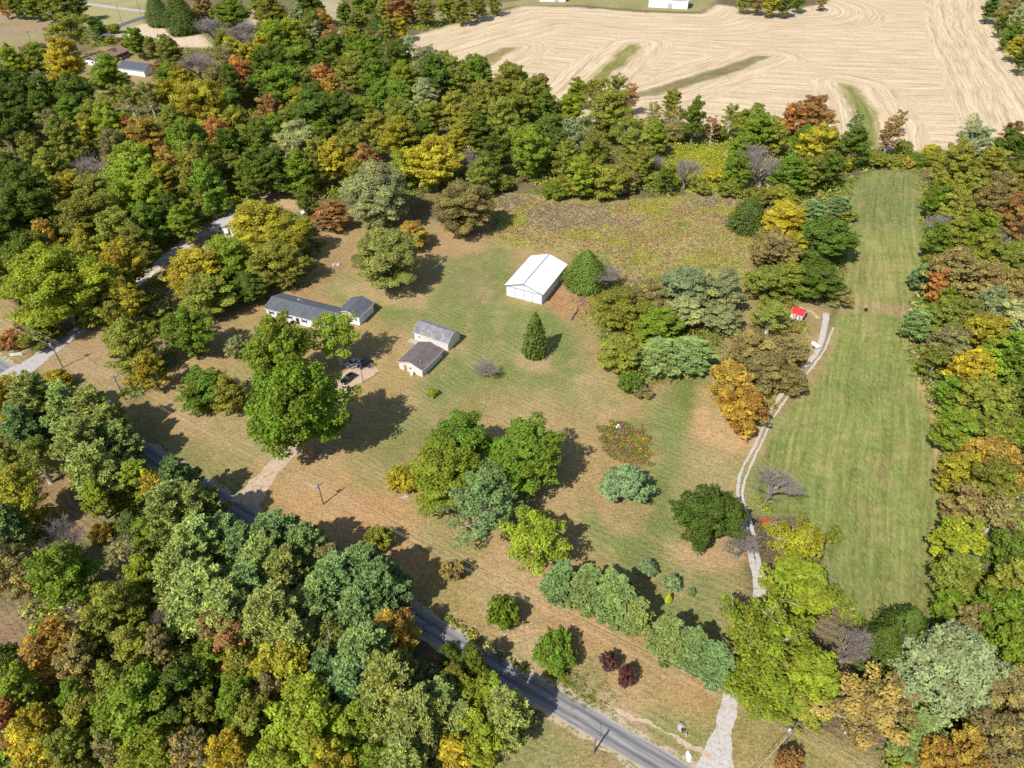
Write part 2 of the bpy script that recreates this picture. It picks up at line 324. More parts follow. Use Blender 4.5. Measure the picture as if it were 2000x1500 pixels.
xs = np.unique(np.concatenate([np.arange(-145, 145.1, 0.8), np.arange(145, 430, 3.0), -np.arange(145, 430, 3.0), grow(0, 430, 5, 5000), grow(0, -430, 5, 5000)]))
ys = np.unique(np.concatenate([np.arange(38, 300, 0.8), np.arange(300, 640, 1.8), grow(0, 640, 5, 6000), [-5, -40, -120, -400, -1500, -4000], np.arange(0, 38, 4)]))
GX, GY = np.meshgrid(xs, ys)
def ground_colour(X, Y):
    w = 5.0; WX = X + (fbm(X/9, Y/9, 3) - .5)*w + (fbm(X/2.2, Y/2.2, 5, 2) - .5)*1.6; WY = Y + (fbm(X/9, Y/9, 9) - .5)*w + (fbm(X/2.2, Y/2.2, 8, 2) - .5)*1.6
    col = np.empty(X.shape + (3,)); col[:] = F_
    far = np.clip(fbm(X/60, Y/60, 40)*2 - .6, 0, 1)[..., None]; col = col*(1-far*.5) + np.array((0.12,0.11,0.04))*far*.5
    openm = np.zeros(X.shape)
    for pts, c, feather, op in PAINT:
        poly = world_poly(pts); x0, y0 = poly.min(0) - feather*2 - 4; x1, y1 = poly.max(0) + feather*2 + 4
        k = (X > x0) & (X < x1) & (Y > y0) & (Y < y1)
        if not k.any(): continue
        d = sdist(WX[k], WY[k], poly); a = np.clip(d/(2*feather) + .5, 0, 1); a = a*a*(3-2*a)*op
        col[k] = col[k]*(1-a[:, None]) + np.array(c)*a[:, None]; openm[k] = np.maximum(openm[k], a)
    # mottling of worn and watered grass
    m = fbm(X/14, Y/14, 21); m2 = fbm(X/4, Y/4, 33, 3)
    g = np.clip((m - .50)*5, 0, 1)*.42*openm; isfield = np.clip((col[..., 0] - .45)*10, 0, 1); g = g*(1-isfield)
    col = col*(1-g[..., None]) + np.array((0.105,0.155,0.03))*g[..., None]
    t = np.clip((m2 - .55)*5, 0, 1)*.28*openm*(1-isfield); col = col*(1-t[..., None]) + np.array((0.36,0.245,0.13))*t[..., None]
    return col, openm
def grid_object(name, X, Y, z, mat, col, extra=None, keep=None):
    ny, nx = X.shape; v = np.stack([X, Y, np.full(X.shape, z)], -1).reshape(-1, 3)
    i = np.arange(nx*ny).reshape(ny, nx); q = np.stack([i[:-1, :-1], i[:-1, 1:], i[1:, 1:], i[1:, :-1]], -1)
    q = q[keep] if keep is not None else q.reshape(-1, 4)
    used = np.unique(q); remap = np.full(nx*ny, -1); remap[used] = np.arange(len(used)); q = remap[q]; v = v[used]
    me = bpy.data.meshes.new(name); me.vertices.add(len(v)); me.vertices.foreach_set('co', v.astype(np.float32).ravel())
    me.loops.add(q.size); me.loops.foreach_set('vertex_index', q.astype(np.int32).ravel()); me.polygons.add(len(q))
    me.polygons.foreach_set('loop_start', np.arange(0, q.size, 4, dtype=np.int32)); me.update()
    a = me.attributes.new('col', 'FLOAT_COLOR', 'POINT'); c4 = np.concatenate([col.reshape(-1, 3)[used], np.ones((len(used), 1))], 1); a.data.foreach_set('color', c4.astype(np.float32).ravel())
    for k, d in (extra or {}).items():
        b = me.attributes.new(k, 'FLOAT', 'POINT'); b.data.foreach_set('value', d.ravel()[used].astype(np.float32))
    me.materials.append(mat); o = bpy.data.objects.new(name, me); C.objects.link(o); tag(o, kind='structure'); return o

def ground_mat(name, grain=1.0):
    t = NT(name); co = t.coord(); a = t.node("ShaderNodeAttribute"); a.attribute_name = 'col'; c = a.outputs['Color']
    n1 = t.noise(0.35, 6, 0.62, co); n2 = t.noise(1.6, 5, 0.7, co); n3 = t.noise(5.0, 3, 0.75, co)
    st = t.noise(1.3, 4, 0.7, t.mapping(co, (0.45, 2.2, 1), (0, 0, math.radians(32))))
    c = t.mix(1.0, c, t.ramp(n1, (0.28, (0.80, 0.83, 0.84)), (0.72, (1.18, 1.16, 1.15))), 'MULTIPLY')
    c = t.mix(1.0, c, t.ramp(n2, (0.38, (0.70, 0.74, 0.70)), (0.62, (1.26, 1.22, 1.26))), 'MULTIPLY')
    c = t.mix(1.0, c, t.ramp(n3, (0.33, 0.60), (0.67, 1.40)), 'MULTIPLY')
    fl = t.noise(2.6, 5, 0.8, co); c = t.mix(t.math('MULTIPLY', t.ramp(fl, (0.50, 0.0), (0.60, 1.0)), 0.55), c, (0.40, 0.31, 0.17)); fd = t.noise(1.9, 5, 0.8, t.mapping(co, (1, 1, 1), (0, 0, 1))); c = t.mix(t.math('MULTIPLY', t.ramp(fd, (0.51, 0.0), (0.62, 1.0)), 0.50), c, (0.080, 0.095, 0.025))
    c = t.mix(1.0, c, t.ramp(st, (0.36, 0.80), (0.64, 1.16)), 'MULTIPLY')
    rv = t.node("ShaderNodeVectorRotate", rotation_type='Z_AXIS'); rv.inputs['Angle'].default_value = math.radians(32); t.link(co, rv.inputs['Vector']); sx = t.node("ShaderNodeSeparateXYZ"); t.link(rv.outputs[0], sx.inputs[0])
    mow = t.math('SINE', t.math('MULTIPLY', t.math('ADD', sx.outputs[1], t.math('MULTIPLY', t.noise(0.05, 3, .5, co), 9.0)), 4.2)); gate = t.ramp(t.noise(0.06, 3, .6, co), (0.42, 0.0), (0.6, 1.0))
    c = t.mix(t.math('MULTIPLY', gate, t.math('MULTIPLY', t.math('ADD', mow, 1.0), 0.11)), c, (0.42, 0.34, 0.19))
    t.bump(n3, 0.10, 0.5); return t.done(c, 0.95, 0, 0.1)
col, openm = ground_colour(GX, GY)
M['ground'] = ground_mat('mixed_grass_and_leaf_litter')
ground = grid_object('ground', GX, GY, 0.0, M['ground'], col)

# crop stubble and mown field sheets: swath lines run along a lane coordinate measured in metres
def lane_mat(name, w, dark, streak, lo=0.35, rough_lo=0.88, speck=False):
    t = NT(name); co = t.coord(); a = t.node("ShaderNodeAttribute"); a.attribute_name = 'col'; l = t.node("ShaderNodeAttribute"); l.attribute_name = 'lane'
    wob = t.math('MULTIPLY', t.noise(0.02, 3, 0.5, co), 6.0); L = t.math('ADD', l.outputs['Fac'], wob)
    v = t.math('FRACT', t.math('MULTIPLY', L, 1 / w)); tri = t.math('ABSOLUTE', t.math('SUBTRACT', v, 0.5))
    cmb = t.node("ShaderNodeCombineXYZ"); t.link(t.math('MULTIPLY', L, 0.20), cmb.inputs[0])
    sep = t.node("ShaderNodeSeparateXYZ"); t.link(co, sep.inputs[0]); t.link(t.math('MULTIPLY', sep.outputs[0], 0.012), cmb.inputs[1]); t.link(t.math('MULTIPLY', sep.outputs[1], 0.012), cmb.inputs[2])
    big = t.noise(1.0, 5, 0.6, cmb.outputs[0])
    cmb2 = t.node("ShaderNodeCombineXYZ"); t.link(t.math('MULTIPLY', L, 1.1), cmb2.inputs[0]); t.link(t.math('MULTIPLY', sep.outputs[0], 0.05), cmb2.inputs[1]); t.link(t.math('MULTIPLY', sep.outputs[1], 0.05), cmb2.inputs[2])
    fine = t.noise(1.0, 4, 0.65, cmb2.outputs[0])
    amt = t.math('MULTIPLY', t.ramp(tri, (0.30, 0.0), (0.47, 1.0)), t.ramp(big, (lo, 0.0), (lo + 0.3, 1.0)))
    c = t.mix(t.math('MULTIPLY', amt, streak), a.outputs['Color'], dark)
    c = t.mix(1.0, c, t.ramp(big, (0.3, (0.86, 0.84, 0.80)), (0.7, (1.08, 1.08, 1.08))), 'MULTIPLY')
    c = t.mix(1.0, c, t.ramp(fine, (0.36, (0.74, 0.70, 0.64)), (0.60, (1.08, 1.08, 1.08))), 'MULTIPLY')
    n = t.noise(0.5, 6, 0.75, co); c = t.mix(1.0, c, t.ramp(n, (0.36, rough_lo), (0.64, 1.14)), 'MULTIPLY')
    if speck: sp_ = t.noise(1.7, 5, 0.8, t.mapping(co, (1, 0.35, 1), (0, 0, -0.4))); c = t.mix(t.math('MULTIPLY', t.ramp(sp_, (0.50, 0.0), (0.60, 1.0)), 0.45), c, (0.37, 0.33, 0.16)); sq = t.noise(0.16, 5, 0.7, co); c = t.mix(t.math('MULTIPLY', t.ramp(sq, (0.5, 0.0), (0.62, 1.0)), 0.35), c, (0.10, 0.145, 0.03)); sr = t.noise(0.22, 6, 0.75, t.mapping(co, (1.5, .7, 1), (0, 0, 2))); c = t.mix(t.math('MULTIPLY', t.ramp(sr, (0.54, 0.0), (0.66, 1.0)), 0.4), c, (0.27, 0.20, 0.10))
    n3 = t.noise(5.0, 3, 0.75, co); c = t.mix(1.0, c, t.ramp(n3, (0.25, 0.80), (0.75, 1.18)), 'MULTIPLY')
    t.bump(n3, 0.06, 0.4); return t.done(c, 0.95, 0, 0.1)
def sheet(name, pts, step, lane, mat, inset):
    poly = world_poly(pts); x0, y0 = poly.min(0); x1, y1 = poly.max(0)
    X, Y = np.meshgrid(np.arange(x0, x1, step), np.arange(y0, y1, step)); d = sdist(X, Y, poly) - inset
    c, _ = ground_colour(X, Y); k = (d > 0); keep = k[:-1, :-1] & k[:-1, 1:] & k[1:, 1:] & k[1:, :-1]
    return grid_object(name, X, Y, 0.012, mat, c, {'lane': lane(X, Y, d)}, keep)
sp = [world_poly(s) for s in STRIPS]
def field_lane(X, Y, d):
    a = math.atan2(P(1880, 107)[1] - P(1480, 83)[1], P(1880, 107)[0] - P(1480, 83)[0])
    v = -X*math.sin(a) + Y*math.cos(a) + 9*np.sin(X/70.0)
    edge = linedist(X, Y, world_poly(FIELD)[12:19]); top = linedist(X, Y, world_poly(FIELD)[1:11])
    L = np.where(top < 62, top + 500, v); L = np.where(edge < 44, edge + 300, L)
    for k, p in enumerate(sp):
        ds = -sdist(X, Y, p); L = np.where((ds < 17 + 4*np.sin(X/13.0)), ds + 700 + 60*k, L)
    return L
M['stubble'] = lane_mat('harvested_stubble', 9.0, (0.33,0.225,0.125), 0.72, 0.38)
# strips stay grass: their paint is applied after the field's
PAINT += [(STRIPS[0], (0.26,0.19,0.09), 2, 1), (STRIPS[1], (0.21,0.20,0.06), 2, 1), (STRIPS[2], (0.22,0.18,0.09), 2, 1), (STRIPS[3], (0.19,0.21,0.06), 2, 1)]
sheet('stubble_field', FIELD, 1.8, field_lane, M['stubble'], 0.5)
def mown_lane(X, Y, d): return (X - 0.42*Y)/1.08 + 400 + 1.0*np.sin(Y/40.0)
M['mown'] = lane_mat('mown_hay_field', 3.1, (0.36,0.31,0.14), 0.42, 0.40, 0.78, True)
sheet('mown_field', MOWN, 0.9, mown_lane, M['mown'], 0.3)

# ------------------------------------------------------------------ road and drives
def ribbon(name, centre, widths, z, mat, rag=0.0, step=0.7, seed=1, segs=1):
    """a sheet along a centre line (world points) with a ragged edge"""
    pts = [Vector((p[0], p[1], 0)) for p in centre]; ss = []; W = []
    for i in range(len(pts)-1):
        n = max(2, int((pts[i+1]-pts[i]).length/step))
        for k in range(n):
            t = k/n; p0 = pts[max(i-1, 0)]; p1 = pts[i]; p2 = pts[i+1]; p3 = pts[min(i+2, len(pts)-1)]
            q = 0.5*((2*p1) + (p2-p0)*t + (2*p0-5*p1+4*p2-p3)*t*t + (-p0+3*p1-3*p2+p3)*t**3)
            ss.append(q); W.append(widths[i]*(1-t) + widths[i+1]*t)
    ss.append(pts[-1]); W.append(widths[-1]); r = random.Random(seed); mb = MB(); vs = []; fs = []; uv = []; dist = 0
    cols = segs + 1
    for i, q in enumerate(ss):
        t = (ss[min(i+1, len(ss)-1)] - ss[max(i-1, 0)]).normalized(); n = Vector((-t.y, t.x, 0))
        if i: dist += (ss[i]-ss[i-1]).length
        for k in range(cols):
            u = k/segs - .5; off = u*W[i]
            if k in (0, cols-1): off += (math.sin(dist*1.3 + k*9 + seed) + math.sin(dist*0.57 + k*4 + seed*2) + r.uniform(-1, 1))*rag*0.5
            p = q + n*off; vs.append((p.x, p.y, z)); uv.append((u*W[i], dist))
    for i in range(len(ss)-1):
        for k in range(segs): a = i*cols + k; fs.append((a, a+cols, a+cols+1, a+1))
    mb.add(vs, fs); o = mb.build(name, mat); me = o.data; l = me.uv_layers.new(name='along')
    for lp in me.loops: l.data[lp.index].uv = uv[lp.vertex_index]
    if me.polygons[0].normal.z < 0: me.flip_normals()
    return tag(o, kind='structure')
def asphalt():
    t = NT('worn_asphalt'); uv = t.node("ShaderNodeUVMap"); uv.uv_map = 'along'; sep = t.node("ShaderNodeSeparateXYZ"); t.link(uv.outputs[0], sep.inputs[0]); u = sep.outputs[0]
    co = t.coord(); w = t.math('ADD', u, t.math('MULTIPLY', t.math('SUBTRACT', t.noise(0.12, 3, .5, co), 0.5), 0.8))
    tr = t.math('ABSOLUTE', t.math('SUBTRACT', t.math('ABSOLUTE', w), 0.85))      # two wheel tracks
    strk = t.noise(1.0, 5, 0.65, t.mapping(uv.outputs[0], (3.0, 0.12, 1))); strk2 = t.noise(1.0, 4, 0.6, t.mapping(uv.outputs[0], (1.2, 0.05, 1)))
    c = t.mix(t.ramp(tr, (0.10, 1.0), (0.55, 0.0)), (0.235, 0.225, 0.22), (0.135, 0.13, 0.135))
    c = t.mix(1.0, c, t.ramp(strk, (0.3, 0.72), (0.7, 1.2)), 'MULTIPLY'); c = t.mix(1.0, c, t.ramp(strk2, (0.35, 0.78), (0.62, 1.12)), 'MULTIPLY')
    crack = t.node("ShaderNodeTexVoronoi"); crack.feature = 'DISTANCE_TO_EDGE'; crack.inputs['Scale'].default_value = 0.16; t.link(t.mapping(uv.outputs[0], (2.2, 0.5, 1)), crack.inputs['Vector'])
    c = t.mix(t.ramp(crack.outputs[0], (0.0, 0.7), (0.012, 0.0)), c, (0.06, 0.06, 0.06))
    edge = t.math('ADD', t.math('ABSOLUTE', u), t.math('MULTIPLY', t.noise(0.8, 4, 0.7, co), 0.7))
    c = t.mix(t.ramp(edge, (0.60, 0.0), (1.0, 1.0)) if False else t.ramp(t.math('MULTIPLY', edge, 0.4), (0.88, 0.0), (1.0, 0.85)), c, (0.36, 0.30, 0.23))
    g = t.noise(9, 2, 0.8, co); c = t.mix(1.0, c, t.ramp(g, (0.25, 0.82), (0.75, 1.18)), 'MULTIPLY'); t.bump(g, 0.01, 0.4); return t.done(c, 0.85)
def gravel(name, col, grass=0.0, gcol=(0.20, 0.17, 0.06)):
    t = NT(name); co = t.coord(); n = t.noise(1.4, 5, 0.75, co); g = t.noise(7, 3, 0.8, co)
    c = t.mix(1.0, col, t.ramp(n, (0.3, (0.72, 0.69, 0.66)), (0.7, (1.12, 1.12, 1.12))), 'MULTIPLY'); c = t.mix(1.0, c, t.ramp(g, (0.25, 0.72), (0.75, 1.25)), 'MULTIPLY')
    if grass: c = t.mix(t.ramp(t.noise(0.9, 5, 0.75, co), (0.62 - grass*.3, 0.0), (0.72 - grass*.3, 1.0)), c, gcol)
    t.bump(g, 0.03, 0.5); return t.done(c, 0.95)
M['asphalt'] = asphalt(); M['gravel_white'] = gravel('white_crushed_limestone', (0.46, 0.435, 0.41), 0.30, (0.33,0.24,0.13)); M['gravel_thin'] = gravel('thin_white_gravel', (0.58, 0.52, 0.44), 0.42)
M['gravel_grey'] = gravel('grey_gravel', (0.40, 0.375, 0.36), 0.1, (0.32,0.22,0.12)); M['dirt'] = gravel('pale_dirt', (0.47, 0.365, 0.26), 0.30, (0.30,0.19,0.09)); M['verge'] = gravel('gravelly_verge', (0.42, 0.34, 0.24), 0.45, (0.17,0.16,0.05))
def PX(*pts): return [P(x, y)[:2] for x, y in pts]
ROAD = [(-330, 276), (-240, 214), (-165, 167)] + PX((240,858),(504,1022),(860,1238),(1160,1414)) + [(44, 35.5), (110, -6), (200, -62)]
ribbon('road_verge', ROAD, [6.2]*len(ROAD), 0.008, M['verge'], 0.5, 1.0, 3, 6)
ribbon('road', ROAD, [4.5]*len(ROAD), 0.016, M['asphalt'], 0.10, 1.0, 4, 6)
ribbon('far_road', [P(200,70)[:2], P(235,50)[:2], P(285,33)[:2], P(330,18)[:2]], [6, 6, 6, 6], 0.016, plain('dark_blue_grey_asphalt', (0.10,0.115,0.15), .8), 0.1)
ribbon('far_drive', PX((150,4),(190,10),(240,17),(300,24)), [5, 5, 5, 5], 0.016, M['gravel_grey'], 0.3)
ribbon('gravel_drive', PX((-40,790),(20,738),(60,712),(100,682),(148,650),(175,622),(205,600)), [8, 7.5, 6, 4.6, 4.2, 4.2, 4], 0.020, M['gravel_grey'], 0.3, 0.7, 5, 4)
ribbon('shaded_drive', PX((205,600),(250,565),(290,535),(325,505),(360,478),(395,455),(430,443)), [4, 4, 4, 4.5, 5, 4.6, 4], 0.024, M['gravel_thin'], 0.35, 0.7, 6, 4)
ribbon('dirt_drive', PX((476,985),(500,955),(530,918),(558,888),(600,840),(650,780),(690,735),(730,715)), [8, 5, 4.4, 4.2, 4, 5, 7, 6], 0.020, M['dirt'], 0.5, 0.7, 7, 4)
ribbon('entrance_drive', PX((1395,1530),(1402,1478),(1412,1430),(1422,1390),(1428,1358),(1440,1320)), [7.0, 4.6, 2.9, 2.6, 2.5, 2.4], 0.024, M['gravel_white'], 0.2, 0.5, 8, 4)
trackL = PX((1478,1180),(1478,1140),(1465,1080),(1455,1020),(1441,960),(1450,915),(1477,865),(1498,815),(1530,765),(1566,722),(1594,690),(1604,665),(1611,635),(1614,612))
trackR = PX((1490,1180),(1488,1135),(1478,1080),(1466,1020),(1450,968),(1462,920),(1486,868),(1511,815),(1545,767),(1582,722),(1606,690),(1618,665),(1627,640))
ribbon('track', trackL, [1.8,1.4,1.1,.9,.7,.6,.6,.7,1.1,1.2,1.3,1.5,1.7,1.8], 0.020, M['gravel_white'], 0.10, 0.5, 9, 2)
ribbon('track_rut', trackR, [1.4,1.3,.9,.7,.55,.5,.45,.5,.6,.6,.5,.5,.6], 0.024, M['gravel_white'], 0.10, 0.5, 10, 2)
ribbon('verge_gravel', PX((1180,1370),(1225,1398),(1265,1412),(1300,1428),(1345,1455),(1390,1480)), [.2, .7, .7, .6, .7, 1.0], 0.028, M['dirt'], 0.35, 0.5, 11, 2)
ribbon('dirt_path', PX((1600,622),(1585,610),(1572,605),(1562,600)), [1.6, 1.2, 1.2, 1.0], 0.020, M['dirt'], 0.2, .5, 13, 2)

# ------------------------------------------------------------------ tree templates
def quads_mesh(name, cen, nrm, size, rnd, lobe, mat, aspect=1.0, up=None):
    """leaf faces: centres, normals and sizes to one mesh of bent four-sided leaves"""
    n = len(cen); a = rng.normal(size=(n, 3)) if up is None else up + rng.normal(size=(n, 3))*0.25
    t = np.cross(nrm, a); t /= np.linalg.norm(t, axis=1, keepdims=True) + 1e-9; b = np.cross(nrm, t); b /= np.linalg.norm(b, axis=1, keepdims=True) + 1e-9
    s = size[:, None] if hasattr(size, '__len__') else size
    j = lambda: rng.uniform(0.75, 1.2, (n, 1))
    v = np.stack([cen - b*s*aspect*j(), cen + t*s*0.62*j() + nrm*s*0.12, cen + b*s*aspect*j(), cen - t*s*0.62*j() + nrm*s*0.12], 1).reshape(-1, 3)
    me = bpy.data.meshes.new(name); me.vertices.add(4*n); me.vertices.foreach_set('co', v.astype(np.float32).ravel())
    me.loops.add(4*n); me.loops.foreach_set('vertex_index', np.arange(4*n, dtype=np.int32)); me.polygons.add(n)
    me.polygons.foreach_set('loop_start', np.arange(0, 4*n, 4, dtype=np.int32)); me.update()
    for k, d in (('rnd', rnd), ('lobe', lobe)):
        at = me.attributes.new(k, 'FLOAT', 'FACE'); at.data.foreach_set('value', np.broadcast_to(d, n).astype(np.float32))
    if mat: me.materials.append(mat)
    return me
def unit(v): return v / (np.linalg.norm(v, axis=-1, keepdims=True) + 1e-9)
def lobes_to_leaves(L, R, W, dens, ls, spread=0.62):
    cen, nrm, rn, lb = [], [], [], []
    for k in range(len(L)):
        n = max(12, int(4*math.pi*R[k]**2*dens / (ls*ls*1.3)))
        d = unit(rng.normal(size=(n, 3))); d[:, 2] = np.abs(d[:, 2])*0.9 + d[:, 2]*0.1 - 0.12; d = unit(d)
        rad = R[k]*(0.55 + 0.5*rng.random(n)**0.6)*(1 + 0.25*np.sin(d[:, 0]*5 + k)*np.sin(d[:, 1]*4 + k*2))
        o_ = d*rad[:, None]*np.array([.85, .85, .72]); out = unit(L[k]*np.array([1, 1, .25]) + np.array([0, 0, .5])); o_ = o_ + out*(o_ @ out)[:, None]*rng.uniform(.3, 1.1); cen.append(L[k] + o_); nn = unit(d + rng.normal(size=(n, 3))*spread); nrm.append(nn)
        rn.append(np.clip(rng.normal(.5, .25, n), 0, 1)); lb.append(np.full(n, W[k]))
    # loose sprays bridging the boughs
    cen = np.concatenate(cen); m = int(len(cen)*.16); a, b = rng.integers(0, len(L), (2, m)); t = rng.random((m, 1)); near = np.linalg.norm(L[a]-L[b], axis=1) < R.mean()*4.5
    x = (L[a]*t + L[b]*(1-t))[near]; x = x*(1 + rng.normal(size=(len(x), 1))*.06) + rng.normal(size=x.shape)*R.mean()*.35; nn = unit(x*np.array([1, 1, .3]) + rng.normal(size=x.shape)*R.mean()*2)
    return np.concatenate([cen, x]), np.concatenate(nrm + [nn]), np.concatenate(rn + [rng.random(len(x))]), np.concatenate(lb + [rng.random(len(x))])
def broad(R, H, seed, dens=0.85, loose=False, base=0.12, pointy=0.0):
    global rng
    rng = np.random.default_rng(seed); zc = H*(1+base)/2; hz = H*(1-base)/2; n = int((125 if not loose else 70)*(1.35 if R > 10 else 1 if R > 4 else .7))
    # a handful of main boughs gives the outline its bulges and gaps
    nb = 6 if loose else 9; B = unit(rng.normal(size=(nb, 3))*np.array([1, 1, .9]) + np.array([0, 0, .15])); egg = rng.uniform(-.15, .45); low = rng.uniform(.0, .25)
    L, Rr = [], []
    while len(L) < n:
        d = unit(rng.normal(size=3) + np.array([0, 0, .18])); q = (B @ d).max(); f = 0.60 + 0.40*max(0, (q-.5)/.5)**.8
        r = (rng.uniform(.50 if loose else .62, .84) if rng.random() < .72 else rng.uniform(.15, .6))*f*1.06; lr = R*rng.uniform(.13, .25)*(0.82 if loose else 1)
        tap = (1 - (pointy*.5 + egg*.4)*max(0, d[2]))*(1 + low*max(0, -d[2]))
        p = np.array([d[0]*R*r*tap, d[1]*R*r*tap, zc + d[2]*hz*r*(1.14 if not loose else 1.02)])
        if p[2] < H*base*.5 + lr*.5: continue
        L.append(p); Rr.append(lr)
    L = np.array(L); Rr = np.array(Rr); ls = 0.19 if R < 4 else (0.24 if R < 7 else 0.29 if R < 10 else 0.33)
    c, nn, rn, lb = lobes_to_leaves(L, Rr, rng.random(n), dens*(0.55 if loose else 1.0), ls)
    return c, nn, ls, rn, lb, L, Rr
def limbs(R, H, L, seed, white=0, r0=None, count=9, base=.22):
    r = random.Random(seed); mb = MB(); r0 = r0 or 0.035*H**.5*R**.4*1.5; top = Vector((r.uniform(-.05, .05)*R, r.uniform(-.05, .05)*R, H*.72)); f = H*base*1.1
    mb.tube([(0, 0, -.3), (0, 0, .4), (top.x*.3, top.y*.3, f), (top.x*.7, top.y*.7, H*.5), top], [r0*1.5, r0*1.05, r0*.85, r0*.5, r0*.15], 7)
    for p in r.sample(list(map(tuple, L)), min(count, len(L))):
        s = Vector((top.x*.4, top.y*.4, f + r.random()*H*.22)); e = Vector(p); m = s.lerp(e, .5) + Vector((0, 0, -.04*H)); mb.tube([s, m, e, e + (e-s)*.18], [r0*.42, r0*.28, r0*.14, r0*.05], 5)
        for _ in range(3):
            g = m.lerp(e, r.uniform(.2, 1)); h = g + Vector((r.uniform(-1, 1), r.uniform(-1, 1), r.uniform(.1, .9)))*R*.28; mb.tube([g, h], [r0*.12, r0*.04], 4)
    return mb
def pine(R, H, seed, dens=1.0):
    """soft pine: whorls of up-curved boughs ending in plumes of long needles"""
    global rng
    rng = np.random.default_rng(seed); cen, nrm, rn, lb, up = [], [], [], [], []; ends = []
    nw = 11; ls = 0.24 if R > 3.5 else .19
    for w in range(nw):
        z = H*(.22 + .76*w/nw); f = 1 - max(0, (w/nw - .25)/.75)**(1.0 + .25*(seed % 3)); rr = R*(.25 + .75*f)*(0.8 if w == 0 else 1); nbr = 7 if w < 8 else 5; off = rng.random()*6
        for b in range(nbr):
            a = off + b*2*math.pi/nbr + rng.normal()*.18; ln = rr*rng.uniform(.72, 1.12); ends.append((ln*math.cos(a)*.9, ln*math.sin(a)*.9, z + .10*ln))
            for s in np.linspace(.30, 1.0, 7 if ln > 2 else 4):
                for side in (-1, 0, 1):
                    ww = side*ln*.17*(1.15 - s)*2.0; x = ln*s*math.cos(a) - ww*math.sin(a); y = ln*s*math.sin(a) + ww*math.cos(a); c0 = np.array([x, y, z + .16*ln*s*s + rng.normal()*.12])
                    k = int(15*dens); d = unit(rng.normal(size=(k, 3))*.9 + np.array([math.cos(a)*.55, math.sin(a)*.55, .75])); lenn = rng.uniform(.5, 1.0, (k, 1))*ls*1.7
                    cen.append(c0 + d*lenn); up.append(d); nrm.append(unit(np.cross(d, rng.normal(size=(k, 3))))); rn.append(np.clip(rng.normal(.5, .22, k), 0, 1)); lb.append(np.full(k, (w*.37 + b*.21) % 1))
    cen = np.concatenate(cen); nrm = np.concatenate(nrm); up = np.concatenate(up)
    # make the long side of each face follow its needle direction
    return cen, nrm, ls, np.concatenate(rn), np.concatenate(lb), np.array(ends), up
def spire(R, H, seed, droop=.3, layered=True):
    """dense evergreen cone of flat sprays"""
    global rng
    rng = np.random.default_rng(seed); ls = .20 if R < 2.2 else .27; n = int(3.0*math.pi*R*H*1.5/(ls*ls*1.8)); u = rng.random(n)**.75; z = (1-u)*H; z = H - u*H
    h = z/H; prof = np.where(h < .12, .72 + h*2.3, 1 - ((h-.12)/.88)**1.9); a = rng.random(n)*2*math.pi
    lay = 1 + .07*np.sin(h*H*4.2 + 1.3*np.sin(a*3)) + .11*np.sin(a*5 + h*9)*np.sin(h*17 + a) + .07*np.sin(a*13 + 3*np.sin(h*31))
    r = R*prof*lay*(.62 + .46*rng.random(n)**.8)*(1 + .10*np.sin(a*21 + h*40)*np.sin(h*53 + a*5)); cen = np.stack([r*np.cos(a), r*np.sin(a), z], 1)
    nrm = unit(np.stack([np.cos(a), np.sin(a), np.full(n, .75)], 1) + rng.normal(size=(n, 3))*.45)
    return cen, nrm, ls, np.clip(rng.normal(.5, .25, n), 0, 1), (np.sin(a*3)*.5+.5)*.5 + .25, np.array([[0, 0, H*.8]]), None
def bare(R, H, seed, twigs=3):
    r = random.Random(seed); mb = MB(); r0 = .022*H
    def grow_(p, d, ln, rad, lev):
        q = p + d*ln*.5 + Vector((r.uniform(-1, 1), r.uniform(-1, 1), 0))*ln*.05; e = q + (d + Vector((r.uniform(-.2, .2), r.uniform(-.2, .2), .15))).normalized()*ln*.5
        mb.tube([p, q, e], [rad, rad*.78, rad*.55], 5 if lev < 2 else 3, False)
        if lev >= 5: return
        
        k = (7 if lev == 0 else 4)
        for i in range(k):
            a = r.uniform(0, 6.28); s = Vector((math.cos(a), math.sin(a), r.uniform(-.1, .6))); nd = (d*(.75 if lev else .75) + s*r.uniform(.55, .9)).normalized()
            grow_(e if i < 2 else q.lerp(e, r.random()), nd, ln*r.uniform(.62, .80), max(rad*.50, .010), lev+1)
    grow_(Vector((0, 0, -.2)), Vector((0, 0, 1)), H*.17, r0, 0)
    v = np.array(mb.v); s = R/np.percentile(np.hypot(v[:, 0], v[:, 1]), 97); hz = H/v[:, 2].max(); mb.v = [(x*s, y*s, z*hz) for x, y, z in mb.v]; return mb
TPL = {}
